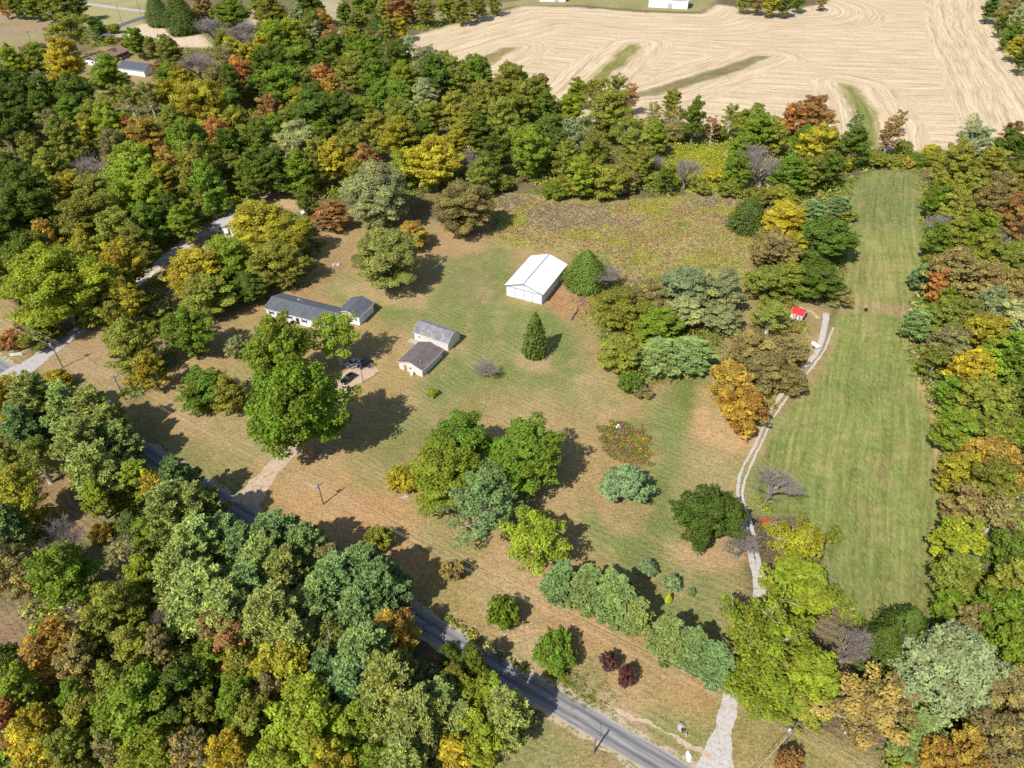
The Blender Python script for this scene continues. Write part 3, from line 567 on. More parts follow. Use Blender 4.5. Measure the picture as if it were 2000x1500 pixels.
def template(shape, R, k):
    key = (shape, R, k)
    if key in TPL: return TPL[key]
    seed = hash2(np.array([k*7+1]), np.array([int(R*10)]), ord(shape))[0]; seed = int(seed*1e6) + ord(shape)
    H = {'a': 8+1.9*R, 'l': 8+1.8*R, 't': 8+2.6*R, 'p': 6+2.5*R, 'c': 2.9*R, 'r': 2.0*R, 's': 1.45*R, 'b': 5+1.3*R}[shape]; mat = M['leaf']; asp = 1.0; mats = M['bark']
    if shape == 'b':
        mb = bare(R, H, seed); crown = None; trunk = mb.mesh('bare_limbs', M['twig'])
    else:
        upv = None
        if shape in 'at': c, n, ls, rn, lb, L, _ = broad(R, H, seed, .85, False, .04 if shape == 'a' else .03, 0.3 if shape == 'a' else 1)
        elif shape == 'l': c, n, ls, rn, lb, L, _ = broad(R, H, seed, 1.15, True, .12)
        elif shape == 's': c, n, ls, rn, lb, L, _ = broad(R, H, seed, .9, False, .02)
        elif shape == 'p': c, n, ls, rn, lb, L, upv = pine(R, H, seed); mat = M['needle']; asp = 1.7
        elif shape == 'r': c, n, ls, rn, lb, L, _ = broad(R, H, seed, 1.2, False, .03, .25); mat = M['needle']; 
        else: c, n, ls, rn, lb, L, upv = spire(R, H, seed); mat = M['needle']
        crown = quads_mesh(shape + '_crown', c, n, ls*rng.uniform(.7, 1.25, len(c)), rn, lb, mat, asp, upv if shape == 'p' else None)
        if shape == 'l': mats = M['bark_pale']
        if shape in 'cr': mb = MB().tube([(0, 0, -.2), (0, 0, H*.5), (0, 0, H*.85)], [.07*R, .05*R, .01], 6)
        elif shape == 's': mb = MB(); [mb.tube([(0, 0, -.1), tuple(L[i]*.6), tuple(L[i])], [.03*R, .02*R, .008*R], 4) for i in range(min(8, len(L)))]
        else: mb = limbs(R, H, L, seed, count=16 if shape == 'l' else 8, base=.24)
        trunk = mb.mesh(shape + '_trunk', mats)
    TPL[key] = (H, crown, trunk); return TPL[key]
COL = {'G': (0.135, 0.215, 0.026), 'g': (0.185, 0.3, 0.028), 'L': (0.270, 0.365, 0.032), 'O': (0.275, 0.315, 0.046), 'Y': (0.46, 0.44, 0.038), 'A': (0.46, 0.35, 0.055), 'R': (0.46, 0.275, 0.075), 'B': (0.335, 0.3, 0.095), 'S': (0.36, 0.425, 0.18), 'P': (0.235, 0.335, 0.105), 'Q': (0.345, 0.410, 0.105), 'D': (0.078, 0.125, 0.014), 'V': (0.150, 0.070, 0.055), 'K': (0.19, 0.29, 0.12), 'X': (0.37, 0.40, 0.030), 'M': (0.140, 0.255, 0.020), 'W': (0.3,0.3,0.3)}
CNAME = {'G': 'deep green', 'g': 'mid green', 'L': 'lime green', 'O': 'olive green', 'Y': 'yellow', 'A': 'golden amber', 'R': 'rusty orange', 'B': 'brownish', 'S': 'silvery green', 'P': 'blue-green',
         'Q': 'yellow-green', 'D': 'dark green', 'W': 'bare grey', 'V': 'dark purple', 'K': 'blue-grey', 'X': 'bright lime', 'M': 'bright green'}
KIND = {'a': ('broadleaf_tree', 'broadleaf tree', 'leafy tree'), 'l': ('open_crowned_tree', 'broadleaf tree', 'thin-crowned tree'), 't': ('tall_tree', 'broadleaf tree', 'narrow tree'), 'p': ('pine_tree', 'pine', 'pine'),
        'c': ('conifer_tree', 'conifer', 'conifer'), 'r': ('evergreen_tree', 'evergreen', 'dense evergreen'), 's': ('shrub', 'shrub', 'shrub'), 'b': ('bare_tree', 'bare tree', 'leafless tree')}
# photo pixel of the crown's middle, crown radius in pixels, colour letter and shape letter (a default), optional height in metres, optional label
T = []
def tr(x, y, r, code, H=None, label=None):
    T.append(dict(x=x, y=y, r=r, c=code[0], s=(code[1] if len(code) > 1 else {'P': 'p', 'Q': 'p', 'W': 'b', 'D': 'c'}.get(code[0], 'a')), H=H, label=label))
HAND = [
 (584,798,86,'M',29,'large dense green maple over the dirt drive, the biggest crown in the yard'), (548,690,62,'L',22,'smaller light green maple behind the big maple, hiding the front of the house'),
 (655,655,68,'Ll',17,'thin yellowish tree hanging over the long house roof by the parked cars'), (395,762,46,'g',11,'leaning green tree with a bare trunk, left of the big maple'),
 (444,772,36,'O',10,'shaded olive tree right beside the leaning green tree on the left lawn'), (758,502,68,'Qa',15,'round light green twin-trunk tree alone on the lawn behind the house'),
 (645,420,33,'R',11,'small orange tree with bare lower trunk at the back lawn corner'), (743,382,66,'S',17,'big silvery tree behind the round light green twin-trunk tree'),
 (905,405,56,'B',15,'round brownish gold tree at the corner between back lawn and weedy meadow'), (802,458,33,'A',10,'amber tree tucked behind the round light green twin-trunk tree'),
 (1145,527,37,'Gc',13,'dense dark green oval tree just right of the white barn'), (1186,535,30,'Wb',8,'purple-grey leafless shrub behind the oval tree by the white barn'),
 (1045,657,21,'Dc',14.5,'lone cone-shaped cedar in the mown lawn in front of the white barn'), (951,716,29,'Wb',5,'grey twiggy bush alone on the lawn right of the sheds'),
 (845,768,11,'Ls',None,'tiny round clipped evergreen on the open lawn below the sheds'), (462,680,24,'Ss',6,'silvery blue shrub between the bright green tree and the big maple'),
 (368,650,54,'g',15,'bright green tree at the left edge of the lawn'), (508,440,54,'Y',16,'yellow tree beside the pale grey hip roof'), (560,462,48,'Y',14,'yellow tree at the back edge of the house lawn'),
 (538,515,50,'O',14,'olive tree right behind the left end of the long house'), (445,505,46,'L',15,'lime tree left of the gravel by the grey hip roof'), (380,530,54,'Y',15,'yellowish tree by the shaded drive left of the house lawn'),
 (402,575,42,'O',13,'olive tree in front of the yellowish tree by the shaded drive'), (487,560,30,'G',10,'deep green tree behind the left end of the long house'),
 (872,925,72,'L',16,'yellow-green tree, left one of the big group on the front lawn'), (905,862,56,'g',17,'green tree at the back of the big group on the front lawn'), (940,985,80,'Pl',18,'blue-green tree with pale limbs in the middle of the front lawn group'),
 (1030,892,84,'g',17,'broad round green tree, right one of the big group on the front lawn'), (1050,1056,66,'Ll',16,'open yellow-green tree with pale forked trunk near the wires'), (784,936,31,'Ys',6,'golden shrub at the left foot of the front lawn group'),
 (1222,948,50,'Kr',9,'round blue spruce below the overgrown flower bed'), (1388,1006,62,'Dr',12,'big dark green rounded evergreen beside the gravel track'),
 (1508,945,42,'Wb',9,'leafless grey tree on the right side of the gravel track'), (1448,1062,34,'Wb',8,'leafless pale tree right of the big dark evergreen by the track'),
 (1265,1111,18,'Kr',3.4,'larger round blue dwarf spruce on the lower lawn'), (1314,1138,16,'Kr',3.2,'second round blue dwarf spruce on the lower lawn'), (1350,1157,9,'Kr',1.6,'smallest blue dwarf spruce, rightmost on the lower lawn'),
 (1306,1167,7,'Xc',2.6,'tiny lime green clipped cone beside the dwarf spruces'), (1098,1138,34,'P',12,'leftmost pine of the row above the orange needle strip'), (1150,1152,38,'P',13,'second pine from the left in the row above the needle strip'),
 (1200,1168,44,'P',14,'middle blue-green pine of the row above the needle strip'), (1242,1203,32,'Q',11,'yellowish pine at the right end of the first pine row'), (1306,1246,36,'Q',12,'yellow-green pine left of the two poles of the second pine row'),
 (1352,1268,38,'P',12,'blue-green pine in the middle of the second pine row'), (1396,1298,36,'P',12,'pine tucked against the big lime maple by the entrance drive'),
 (1560,1065,72,'Xl',15,'tree with bright yellow top hiding the play set'), (1558,1150,66,'L',14,'light green tree between the yellow-topped tree and the lime maple'), (1500,1235,96,'Ll',20,'huge lime green maple above the entrance drive'),
 (1490,1335,66,'L',13,'lower lime green crown touching the white entrance drive'), (1580,1330,60,'L',14,'lime green tree right of the huge maple by the entrance drive'), (1188,1296,21,'Vs',5,'dark purple bush, left of the two by the road'),
 (1222,1322,21,'Vs',5,'dark purple bush, right of the two by the road'), (1084,1273,40,'gs',6,'green and amber bush on the verge above the road'), (986,1193,32,'gs',6,'round green bush alone on the tan grass under the wires'),
 (883,1116,24,'Bs',5,'reddish brown bush under the wires'), (740,1052,27,'Os',6,'olive bush half in the shade of the roadside pines'), (1662,1258,36,'Wb',11,'reddish leafless tree between lime maple and dark conifers'),
 (1765,1235,52,'Dc',13,'dark olive conifer at the near end of the hay field'), (1722,1262,40,'Dc',11,'dark conifer beside the reddish leafless tree'), (1850,1310,92,'S',17,'very large silvery green pine in the lower right woods'),
 (1690,1385,92,'Bl',15,'broad brownish oak with pale bare limbs in the lower right corner'), (1572,1385,44,'O',9,'olive tree at the foot of the wires behind the transformer pole'), (1795,1430,50,'P',9,'blue-green pine left of the very large silvery pine'),
 (1540,1490,28,'Rs',5,'orange bush beneath the transformer pole'), (1215,605,48,'O',11,'olive tree at the left of the overgrown island by the meadow'), (1265,590,44,'B',11,'brownish tree at the top of the overgrown island'),
 (1212,690,38,'O',10,'olive tree at the lower left of the overgrown island'), (1345,560,46,'S',11,'silvery tree at the top of the overgrown island'), (1402,565,46,'S',11,'pale silvery tree at the right of the overgrown island'),
 (1412,622,34,'S',9,'small silvery tree at the right foot of the overgrown island'), (1283,635,42,'g',10,'green tree in the middle of the overgrown island'), (1338,612,34,'S',10,'silvery tree in the middle of the overgrown island'),
 (1290,694,38,'P',10,'dark pine, left of two at the front of the overgrown island'), (1346,690,40,'P',10,'dark pine, right of two at the front of the overgrown island'), (1230,750,24,'Gs',5,'dark bush below the overgrown island'), (1253,765,18,'Bs',3,'brown bush below the overgrown island'),
 (1505,620,44,'Ol',11,'thin olive tree just left of the red-roofed shed'), (1428,742,42,'A',11,'golden tree at the left of the amber clump by the track'), (1452,800,46,'A',11,'golden tree at the front of the amber clump by the track'),
 (1492,722,42,'B',11,'brownish tree in the middle of the amber clump'), (1475,680,38,'B',11,'brownish tree at the back of the amber clump'), (1532,685,42,'Bl',11,'thin brown tree below the red-roofed shed'), (1540,740,30,'B',8,'small brownish tree between amber clump and gravel track'),
 (1532,432,42,'Y',13,'pale yellow tree behind the red-roofed shed'), (1512,485,44,'B',12,'amber brown tree in front of the pale yellow tree'), (1550,482,24,'Y',11,'small pale yellow tree beside the dark green tree by the hay field'),
 (1612,470,52,'G',15,'dark glossy green tree at the upper left of the hay field'), (1590,545,46,'G',13,'dark green tree right behind the red-roofed shed'), (1545,545,38,'O',11,'olive tree left behind the red-roofed shed'), (1640,575,26,'B',6,'brown bush where the track ends'),
 (1463,420,28,'Dc',13,'lone spruce at the right corner of the weedy meadow'), (1500,550,36,'O',11,'olive tree above the thin olive tree by the red-roofed shed'), (1492,325,46,'Wb',17,'pale leafless tree behind the meadow spruce'),
 (1585,412,24,'P',9,'small pine between the pale yellow tree and the hay field'), (1640,402,20,'P',8,'small pine at the left edge of the hay field'), (1655,420,18,'Os',4,'dark shrub at the left edge of the hay field'),
 (1340,335,32,'Wb',13,'pale leafless tree in the yellow-green clearing'), (1630,1045,16,'Os',4,'small olive shrub right of the yellow-topped tree'), (1800,541,22,'P',9,'upper pine on the right edge of the hay field'), (1792,633,26,'P',10,'lower pine on the right edge of the hay field'),
 (120,1048,36,'Wb',12,'white leafless tree in the lower left woods'), (772,1240,48,'A',13,'dense golden amber tree beside the road'), (1853,1050,1,'Os',1,None),
]
for h in HAND:
    if h[2] > 1: tr(*h[:4], H=h[4], label=h[5])
NAMED = len(T)
FOREST = """
133,58,42,Ol 188,55,16,G 215,78,10,Os 221,56,12,Os 264,82,20,g 245,85,9,Ys 300,95,14,O 330,100,20,O 307,22,20,D 350,28,26,D 395,18,22,B 453,26,28,g 416,55,30,W 475,62,30,W 500,80,24,W 5,8,14,R 25,10,14,O 45,10,16,G 68,12,18,L 95,10,18,O 120,12,20,O 150,12,18,G
16,100,10,D 22,128,24,L 70,115,26,O 125,120,32,Y 215,150,30,g 330,155,24,g 312,140,14,R 358,163,24,Y 380,172,18,g 113,165,16,Y 85,178,22,G 150,190,34,G 16,205,36,G 8,168,28,G 45,175,22,G 252,188,26,Ol 292,192,26,Ol 325,188,20,Y 395,212,46,Y 352,225,28,Y
385,125,30,W 440,118,28,Bl 467,150,28,R 430,168,28,B 440,98,24,O 453,108,24,Y 488,112,24,Y 453,170,22,Gt 453,215,22,Gt 507,172,24,g 425,262,22,R 218,240,30,L 170,255,22,Y 100,250,22,B 125,272,30,O 255,255,18,R 288,277,34,A 226,288,26,B 373,288,42,g 448,293,26,Gp 502,280,30,G
12,255,36,G 55,240,26,G 62,292,20,O 173,328,34,W 266,336,46,L 331,320,26,A 315,355,26,Y 101,336,32,O 27,338,32,G 53,380,42,G 139,368,26,Y 187,382,34,O 387,335,40,O 293,387,40,L 408,374,30,gt 453,333,26,O 493,345,30,G 190,225,24,O 140,225,26,g 340,250,28,O 465,245,24,O 80,215,24,G
516,16,26,O 527,30,24,O 601,16,28,G 556,35,16,W 583,35,18,S 607,55,26,O 633,50,20,A 532,77,28,L 567,72,24,L 649,72,22,Rl 615,67,16,S 511,100,18,Y 649,105,32,G 590,112,30,g 532,130,34,G 508,150,24,G 692,95,20,g 705,108,26,g 727,100,20,g
631,155,20,R 647,187,22,A 692,140,28,O 780,118,28,G 799,88,16,Sl 836,112,26,Sl 873,128,18,O 740,150,32,g 553,170,32,g 588,168,26,O 530,178,22,G 788,158,26,L 849,150,30,G 830,190,26,S 783,190,24,g 887,150,26,O 932,148,32,g 993,165,34,O 940,195,28,O 612,195,24,G 740,195,24,g
527,222,24,R 607,225,34,G 660,222,36,G 567,235,24,O 719,222,26,L 588,200,20,Y 770,210,20,g 780,235,30,O 887,222,32,O 915,245,28,O 980,240,32,O 1007,215,24,O 840,235,28,O 510,268,28,G 540,262,26,g 580,280,34,S 628,268,26,g 692,280,30,O 780,270,32,Y 735,250,24,O
655,315,30,Y 535,332,34,G 585,340,30,g 615,335,26,O 719,318,24,R 793,325,26,L 848,318,42,Y 910,315,26,W 887,285,22,Y 937,255,22,G 969,303,28,G 598,388,20,G 620,300,26,O 830,270,24,G 940,345,24,O 980,360,22,Os 700,345,20,O
703,16,18,L 730,8,14,g 753,20,18,O 777,20,18,R 805,16,18,B 833,22,18,O 873,15,18,L 900,20,16,O 932,13,16,O 967,6,14,O 735,55,17,D 777,52,17,Y 697,45,16,O 722,75,10,R 740,80,10,S 672,25,14,g 688,72,14,O 755,60,14,O
1008,165,26,L 1048,180,28,O 1066,215,24,G 1020,195,28,O 1035,298,42,L 1075,255,24,G 1112,215,20,L 1128,180,18,L 1165,187,30,Ol 1205,168,24,Ol 1232,190,18,Rl 1190,225,42,O 1120,265,34,Sl 1160,307,34,O 1227,255,32,Ol 1240,290,26,O 1105,315,26,O 1090,285,24,G
1187,355,40,Os 1215,355,30,Bs 1107,362,26,Os 1082,372,22,gs 1135,345,26,L 1280,270,22,L 1315,256,26,Bs 1277,218,16,Ol 1312,200,18,O 1325,222,16,Bl 1357,232,22,Gt 1392,246,16,Rl 1427,232,22,Ol 1480,232,20,O 1477,262,28,g 1453,290,22,g 1400,262,20,Os 1450,245,18,O
1277,352,20,Os 1305,347,17,G 1283,315,14,W 1395,345,16,Ys 1440,330,26,g 1427,368,22,Os 1368,365,18,Os 1250,320,22,O 1540,345,30,g 1525,380,26,Os 1480,385,22,Os 1552,232,24,R 1590,228,32,R 1597,288,32,Y 1568,280,26,g 1510,268,26,O 1665,285,28,G 1672,238,16,Gl 1738,265,26,Rl 1760,230,14,Al
1765,288,16,Os 1898,240,16,Sl 1905,270,32,Sl 1973,262,16,R 1975,292,30,G 1820,297,18,Ys 1828,312,20,Os 1867,322,34,O 1935,322,28,O 1787,312,18,gs 1770,318,14,As 1710,310,20,Os 1620,330,26,G 1580,340,24,O 1645,320,18,Ys 1740,315,16,Os 1896,345,12,Rs 1896,370,32,O 1835,378,26,O 1947,375,30,B 1988,355,26,O
1933,18,16,G 1968,24,20,B 1987,45,20,S 1978,70,18,G 1992,92,18,Y 1955,48,12,G 1996,118,14,G 1995,8,18,S 1507,6,14,Y 1533,6,16,G 1480,4,14,B 1605,1,10,B 1453,2,12,O 1560,2,12,G
1835,396,24,g 1867,412,26,O 1928,404,32,B 1837,435,24,W 1907,455,32,L 1981,418,32,R 1955,462,18,W 1861,463,26,O 1827,473,22,g 1859,535,38,B 1973,519,42,O 1920,500,30,O 1832,557,24,R 1920,551,32,B 1973,573,34,B 1845,600,24,L 1928,605,30,S 1867,625,38,O 1973,637,38,S 1920,655,34,Y 1853,682,34,B 1947,690,30,O 1981,710,42,gp 1896,730,38,Y 1827,706,20,O 1820,510,16,Os
1920,793,48,O 1859,778,30,g 1981,785,34,G 1867,847,34,L 1933,855,42,O 1990,862,28,g 1868,921,32,Y 1925,900,40,A 1935,955,42,O 1992,927,34,A 1884,993,32,B 1947,1005,44,Bl 1875,1060,38,L 1912,1078,30,W 1973,1090,44,G 1870,1127,40,O 1985,1145,40,O 1960,1207,56,g 1978,1275,48,L 1893,1215,26,B 1850,1180,24,g
1955,1365,50,B 1990,1345,36,B 1890,1460,34,A 1955,1445,56,B 1880,1500,38,A 1825,1490,32,A 2010,1420,40,B 1760,1500,20,Os
50,415,44,G 16,455,40,G 93,418,30,G 91,470,24,A 173,431,44,O 240,405,36,L 227,455,36,O 267,480,30,O 170,485,26,Y 240,520,36,Y 288,437,28,g 115,560,74,L 35,520,40,g 70,500,38,G 15,548,30,O 248,583,32,Y 228,625,24,O 258,680,36,O 295,722,28,Y 75,655,30,Os 20,665,22,Rs 45,630,16,Bs 355,437,28,L 330,415,24,G 413,385,24,O 368,415,20,L 312,605,20,Ps 225,660,20,Os 280,640,24,Os 255,745,16,Ys
16,780,32,Y 72,785,38,Q 48,836,30,P 135,805,42,Q 187,810,38,Q 218,835,30,Q 165,875,44,Q 238,868,28,Q 67,890,38,Ol 16,900,30,O 192,925,42,Q 262,935,34,L 187,975,28,L 350,945,38,P 335,1005,48,Q 385,1000,40,Q 40,970,46,Y 8,1030,30,P 256,1018,22,D 120,1128,52,g 26,1110,45,B 240,1080,38,Bl 197,1042,18,As 392,1075,52,Q 445,1058,38,P 280,1130,38,L 355,1130,46,Q 305,950,26,Y 295,1045,26,L 110,742,26,Ys
545,1062,48,P 520,1110,48,Q 600,1080,42,P 648,1100,32,B 713,1118,44,P 762,1136,28,P 480,1080,40,P 100,1268,42,A 150,1292,34,B 85,1230,20,gs 227,1190,44,O 185,1225,34,O 267,1260,34,O 315,1212,22,W 312,1265,26,B 240,1128,18,W 400,1165,52,Q 453,1190,48,Q 430,1235,40,B 458,1272,34,R 493,1155,44,P
35,1340,38,L 67,1420,38,Y 145,1365,30,g 213,1335,30,O 270,1385,62,g 360,1340,40,G 160,1400,32,O 285,1475,42,L 75,1480,40,Y 10,1405,34,R 130,1478,38,O 373,1460,34,B 467,1370,40,g 493,1405,45,O 443,1472,36,Y 20,1290,28,G 350,1410,30,G 220,1465,30,B
560,1130,46,Q 660,1140,44,P 740,1155,44,P 535,1215,54,Q 580,1260,40,Q 645,1245,38,Ol 715,1290,56,P 690,1340,44,P 760,1340,54,Q 807,1410,56,Q 860,1378,38,Q 635,1310,30,P 553,1305,46,Y 540,1355,40,B 600,1365,44,L 600,1430,62,L 540,1480,48,L 690,1425,38,L 620,1185,36,P 700,1200,38,P 645,1480,40,Y
922,1296,26,G 880,1284,20,G 938,1365,40,L 985,1398,44,Q 935,1445,38,L 885,1470,34,Y 790,1485,38,Q 740,1480,28,g 885,1335,26,O 905,1410,28,Q 730,1400,34,Q 185,592,30,O 212,562,34,L 172,628,20,Os 480,1300,36,O 410,1300,34,g 395,1390,30,O
"""
for w in FOREST.split():
    x, y, r, c = w.split(','); tr(float(x), float(y), float(r), c)

ANCH = [(1045,545,'the white barn'),(580,600,'the long white house'),(700,600,'the attached garage'),(850,650,'the grey-roofed shed'),(822,700,'the brown-roofed shed'),(1553,615,'the red-roofed shed'),(450,437,'the grey hip roof'),
 (200,110,'the rust-roofed house'),(268,140,'the navy-roofed garage'),(1310,5,'the far white building'),(626,965,'the middle utility pole'),(232,755,'the pole by the hedge'),(110,690,'the pole by the gravel drive'),(1540,1430,'the transformer pole'),
 (685,740,'the black car'),(1700,340,"the hay field's far end"),(1840,900,"the hay field's right edge"),(1830,560,'the upper edge pine'),(960,110,'the leftmost grass strip'),(1210,110,'the middle grass strip'),(1380,150,'the long diagonal strip'),(1685,220,'the rightmost grass strip'),
 (60,60,'the brown field'),(300,65,'the small stubble patch'),(640,30,'the far dirt lane'),(1370,320,'the yellow-green clearing'),(1235,470,'the weedy meadow'),(2000,1500,"the picture's bottom right corner"),(0,1500,"the picture's bottom left corner"),
 (0,0,"the picture's top left corner"),(2000,0,"the picture's top right corner"),(778,1242,'the golden roadside tree'),(120,1048,'the white leafless tree'),(631,155,'the small bright orange crown'),(395,212,'the big yellow crown'),(173,328,'the grey leafless crown'),
 (848,320,'the gold crown by the meadow'),(100,1268,'the orange crown lower left'),(270,1385,'the broad round lower-left crown'),(1853,1308,'the very large silvery pine'),(100,250,'the brown crown near the left edge'),(1588,228,'the rusty crowns by the stubble'),(500,1500,"the picture's bottom edge left part"),
 (0,750,"the picture's left edge middle"),(2000,750,"the picture's right edge middle"),(1000,330,'the tall lime tree behind the meadow')]
def direction(dx, dy):
    a = math.degrees(math.atan2(-dy, dx)) % 360
    return ['right of', 'behind and right of', 'behind', 'behind and left of', 'left of', 'in front and left of', 'in front of', 'in front and right of'][int((a + 22.5)//45) % 8]
groups = {}
for t in T[NAMED:]:
    best = min(ANCH, key=lambda a: math.hypot(a[0]-t['x'], (a[1]-t['y'])*1.2) + (0 if math.hypot(a[0]-t['x'], a[1]-t['y']) > 12 else 500)); dx, dy = t['x']-best[0], t['y']-best[1]
    groups.setdefault((CNAME[t['c']], KIND[t['s']][2], best[2], direction(dx, dy)), []).append((math.hypot(dx, dy), t))
ORD = ['nearest', 'second', 'third', 'fourth', 'fifth', 'sixth', 'seventh', 'eighth', 'ninth', 'tenth']
for (cn, kn, an, di), lst in groups.items():
    lst.sort(key=lambda q: q[0])
    if cn == 'bare grey': cn = 'grey'
    for i, (d, t) in enumerate(lst):
        lb = f"{ORD[i] + ' ' if len(lst) > 1 else ''}{cn} {kn} {di} {an}"; t['label'] = lb if len(lb.split()) <= 16 else lb.replace("the picture's ", 'the ').replace(' and ', '-')
for i, t in enumerate(T):
    R0 = 5.0
    for _ in range(8):                       # place the crown's middle on the sight line at its own height
        s = t['s']; H = t['H'] or {'a': 7+1.9*R0*(.85+.3*((i*37)%10)/10), 'l': 8+1.8*R0, 't': 9+3.0*R0, 'p': 6+2.5*R0, 'c': 2.9*R0, 'r': 1.7*R0, 's': 1.35*R0, 'b': 5+1.3*R0}[s]
        H = max(H, 1.85*R0) if s in 'alp' else H
        zc = H*{'a': .53, 'l': .56, 't': .52, 'p': .52, 'c': .45, 'r': .50, 's': .50, 'b': .60}[s]; X, Y, _z = P(t['x'], t['y'], zc); R0 = t['r']*depth(X, Y, zc)/FPX
    if t['label'] is None: t['label'] = 'tree'
    cls = min([1.2, 2.5, 4.5, 7.5] if s in 'rcs' else [3.0, 5.0, 8.0, 12.0], key=lambda c: abs(math.log(R0/c))); nvar = {'a': 7, 'p': 5, 'l': 4, 'b': 3, 's': 4}.get(s, 2)
    Ht, crown, trunk = template(s, cls, i % nvar); rr = random.Random(i*13+5)
    root = empty(KIND[s][0], (X, Y, 0), rr.uniform(0, 6.28)); sc = R0/cls*(1.26 if i >= NAMED else 1.22 if (t['x'] < 625 and t['y'] < 600) or (1150 < t['x'] < 1660 and 380 < t['y'] < 860) else 1.12); root.scale = (sc*rr.uniform(.86, 1.12), sc*rr.uniform(.86, 1.12), H/Ht)
    tag(root, t['label'], KIND[s][1], {'p': 'pines', 'c': 'conifers', 's': 'shrubs and bushes', 'b': 'leafless trees', 'r': 'dense evergreens'}.get(s, 'broadleaf trees'))
    v = rr.uniform(.84, 1.18); hu = rr.uniform(-.10, .06)
    if crown:
        o = bpy.data.objects.new('crown', crown); C.objects.link(o); o.parent = root; c = COL[t['c']]; o.color = (c[0]*v*(1+hu), c[1]*v, c[2]*v*(1-hu), 1)
    o = bpy.data.objects.new('trunk' if s != 'b' else 'branches', trunk); C.objects.link(o); o.parent = root
    t['w'] = (X, Y, R0, H)

# ------------------------------------------------------------------ undergrowth, meadow growth and flower bed
def clump_stuff(name, pts, heights, colours, n_leaf, ls, label, cat, mat, spreadf=1.0):
    n = len(pts); k = n_leaf; c = np.repeat(pts, k, 0); hh = np.repeat(heights, k); d = unit(rng.normal(size=(n*k, 3))*np.array([1, 1, .8]) + np.array([0, 0, .25])); d[:, 2] = np.abs(d[:, 2])
    cen = c + d*hh[:, None]*np.array([spreadf, spreadf, 1])*(.6 + .4*rng.random((n*k, 1))); nrm = unit(d + rng.normal(size=(n*k, 3))*.5)
    lob = np.repeat(rng.random(n), k); me = quads_mesh(name, cen, nrm, ls*rng.uniform(.7, 1.3, n*k), rng.random(n*k), lob, mat)
    cc = np.repeat(colours, k, 0); at = me.attributes.new('col', 'FLOAT_COLOR', 'FACE'); at.data.foreach_set('color', np.concatenate([cc, np.ones((n*k, 1))], 1).astype(np.float32).ravel())
    o = bpy.data.objects.new(name, me); C.objects.link(o); return tag(o, label, cat, None, 'stuff')
rng = np.random.default_rng(11)
opens = [world_poly(p) for p in (YARD, MEADOW, MOWN, FIELD, PAINT[0][0], PAINT[2][0], PAINT[3][0], PAINT[6][0], PAINT[11][0], PAINT[12][0], PAINT[13][0])] + [world_poly(p) for p in ([(60,1010),(60,900),(130,880),(200,950),(210,1030),(130,1060)], [(-30,1200),(50,1190),(60,1260),(20,1320),(-30,1320)], [(930,1520),(1010,1440),(1080,1400),(1180,1465),(1290,1530),(1330,1600),(900,1620)], [(1320,300),(1400,285),(1425,360),(1320,360)], [(150,1010),(300,990),(300,1100),(190,1130)])]
roadline = [tuple(p) for p in ROAD]
def free(p, m=0.5):
    X, Y = p[:, 0], p[:, 1]; ok = np.ones(len(X), bool)
    for q in opens: ok &= sdist(X, Y, q) < -m
    ok &= linedist(X, Y, roadline) > 4.2
    for tk in (PX((-40,790),(20,738),(60,712),(100,682),(148,650),(205,600)), PX((205,600),(290,535),(360,478),(430,443))): ok &= linedist(X, Y, tk) > 4.0
    return ok
pp = []
for t in T[NAMED:]:
    X, Y, R0, H = t['w']; k = int(12 + R0*2.2)
    if t['s'] == 's': k = 4
    a = rng.random(k)*6.28; r = R0*2.0*np.sqrt(rng.random(k)); pp.append(np.stack([X + r*np.cos(a), Y + r*np.sin(a), np.zeros(k)], 1))
pp = np.concatenate(pp); pp = pp[free(pp)]; hh = .9 + 3.6*rng.random(len(pp))**1.5
pal = np.array([COL[c] for c in 'GgOOgLYBGSQg']); cc = pal[rng.integers(0, len(pal), len(pp))]*rng.uniform(.85, 1.2, (len(pp), 1))
clump_stuff('undergrowth', pp, hh, cc, 52, .36, 'tangled low bushes and saplings covering the floor of the woods', 'undergrowth', M['under'], 1.0)
def scatter_in(poly, n, m=.3):
    w = world_poly(poly); lo, hi = w.min(0), w.max(0); p = rng.uniform(lo, hi, (n, 2)); p = p[sdist(p[:, 0], p[:, 1], w) > m]; return np.concatenate([p, np.zeros((len(p), 1))], 1)
mp = scatter_in(MEADOW, 42000, -2.0); _e = sdist(mp[:, 0], mp[:, 1], world_poly(MEADOW)); mp = mp[rng.random(len(mp)) < np.clip((_e + 2)/7, .12, 1)]; nz = fbm(mp[:, 0]/9, mp[:, 1]/9, 71); nz2 = fbm(mp[:, 0]/5, mp[:, 1]/5, 91)
n3_ = fbm(mp[:, 0]/13 + 7, mp[:, 1]/13, 47); mc = np.where(nz[:, None] > .62, np.array((.36,.38,.05)), np.where(n3_[:, None] > .66, np.array((.29,.225,.165)), np.where(nz2[:, None] < .42, np.array((.39,.285,.12)), np.where(n3_[:, None] < .38, np.array((.25,.30,.06)), np.array((.39,.335,.12))))))*rng.uniform(.65, 1.2, (len(mp), 1))
_d = sdist(mp[:, 0] + (nz2-.5)*6, mp[:, 1] + (nz-.5)*6, world_poly([(1028,405),(1110,396),(1190,402),(1195,432),(1130,440),(1080,456),(1032,442)])); mc[_d > 0] = np.array((.30,.235,.165))*rng.uniform(.7, 1.25, (int((_d > 0).sum()), 1)); clump_stuff('meadow_grass', mp, .20 + .95*np.clip(nz*1.4-.2, 0, 1)*rng.random(len(mp))**1.5 + .25*rng.random(len(mp)), mc, 6, .19, 'tall dry weeds and goldenrod filling the meadow behind the barn', 'weeds', M['under'], .8)
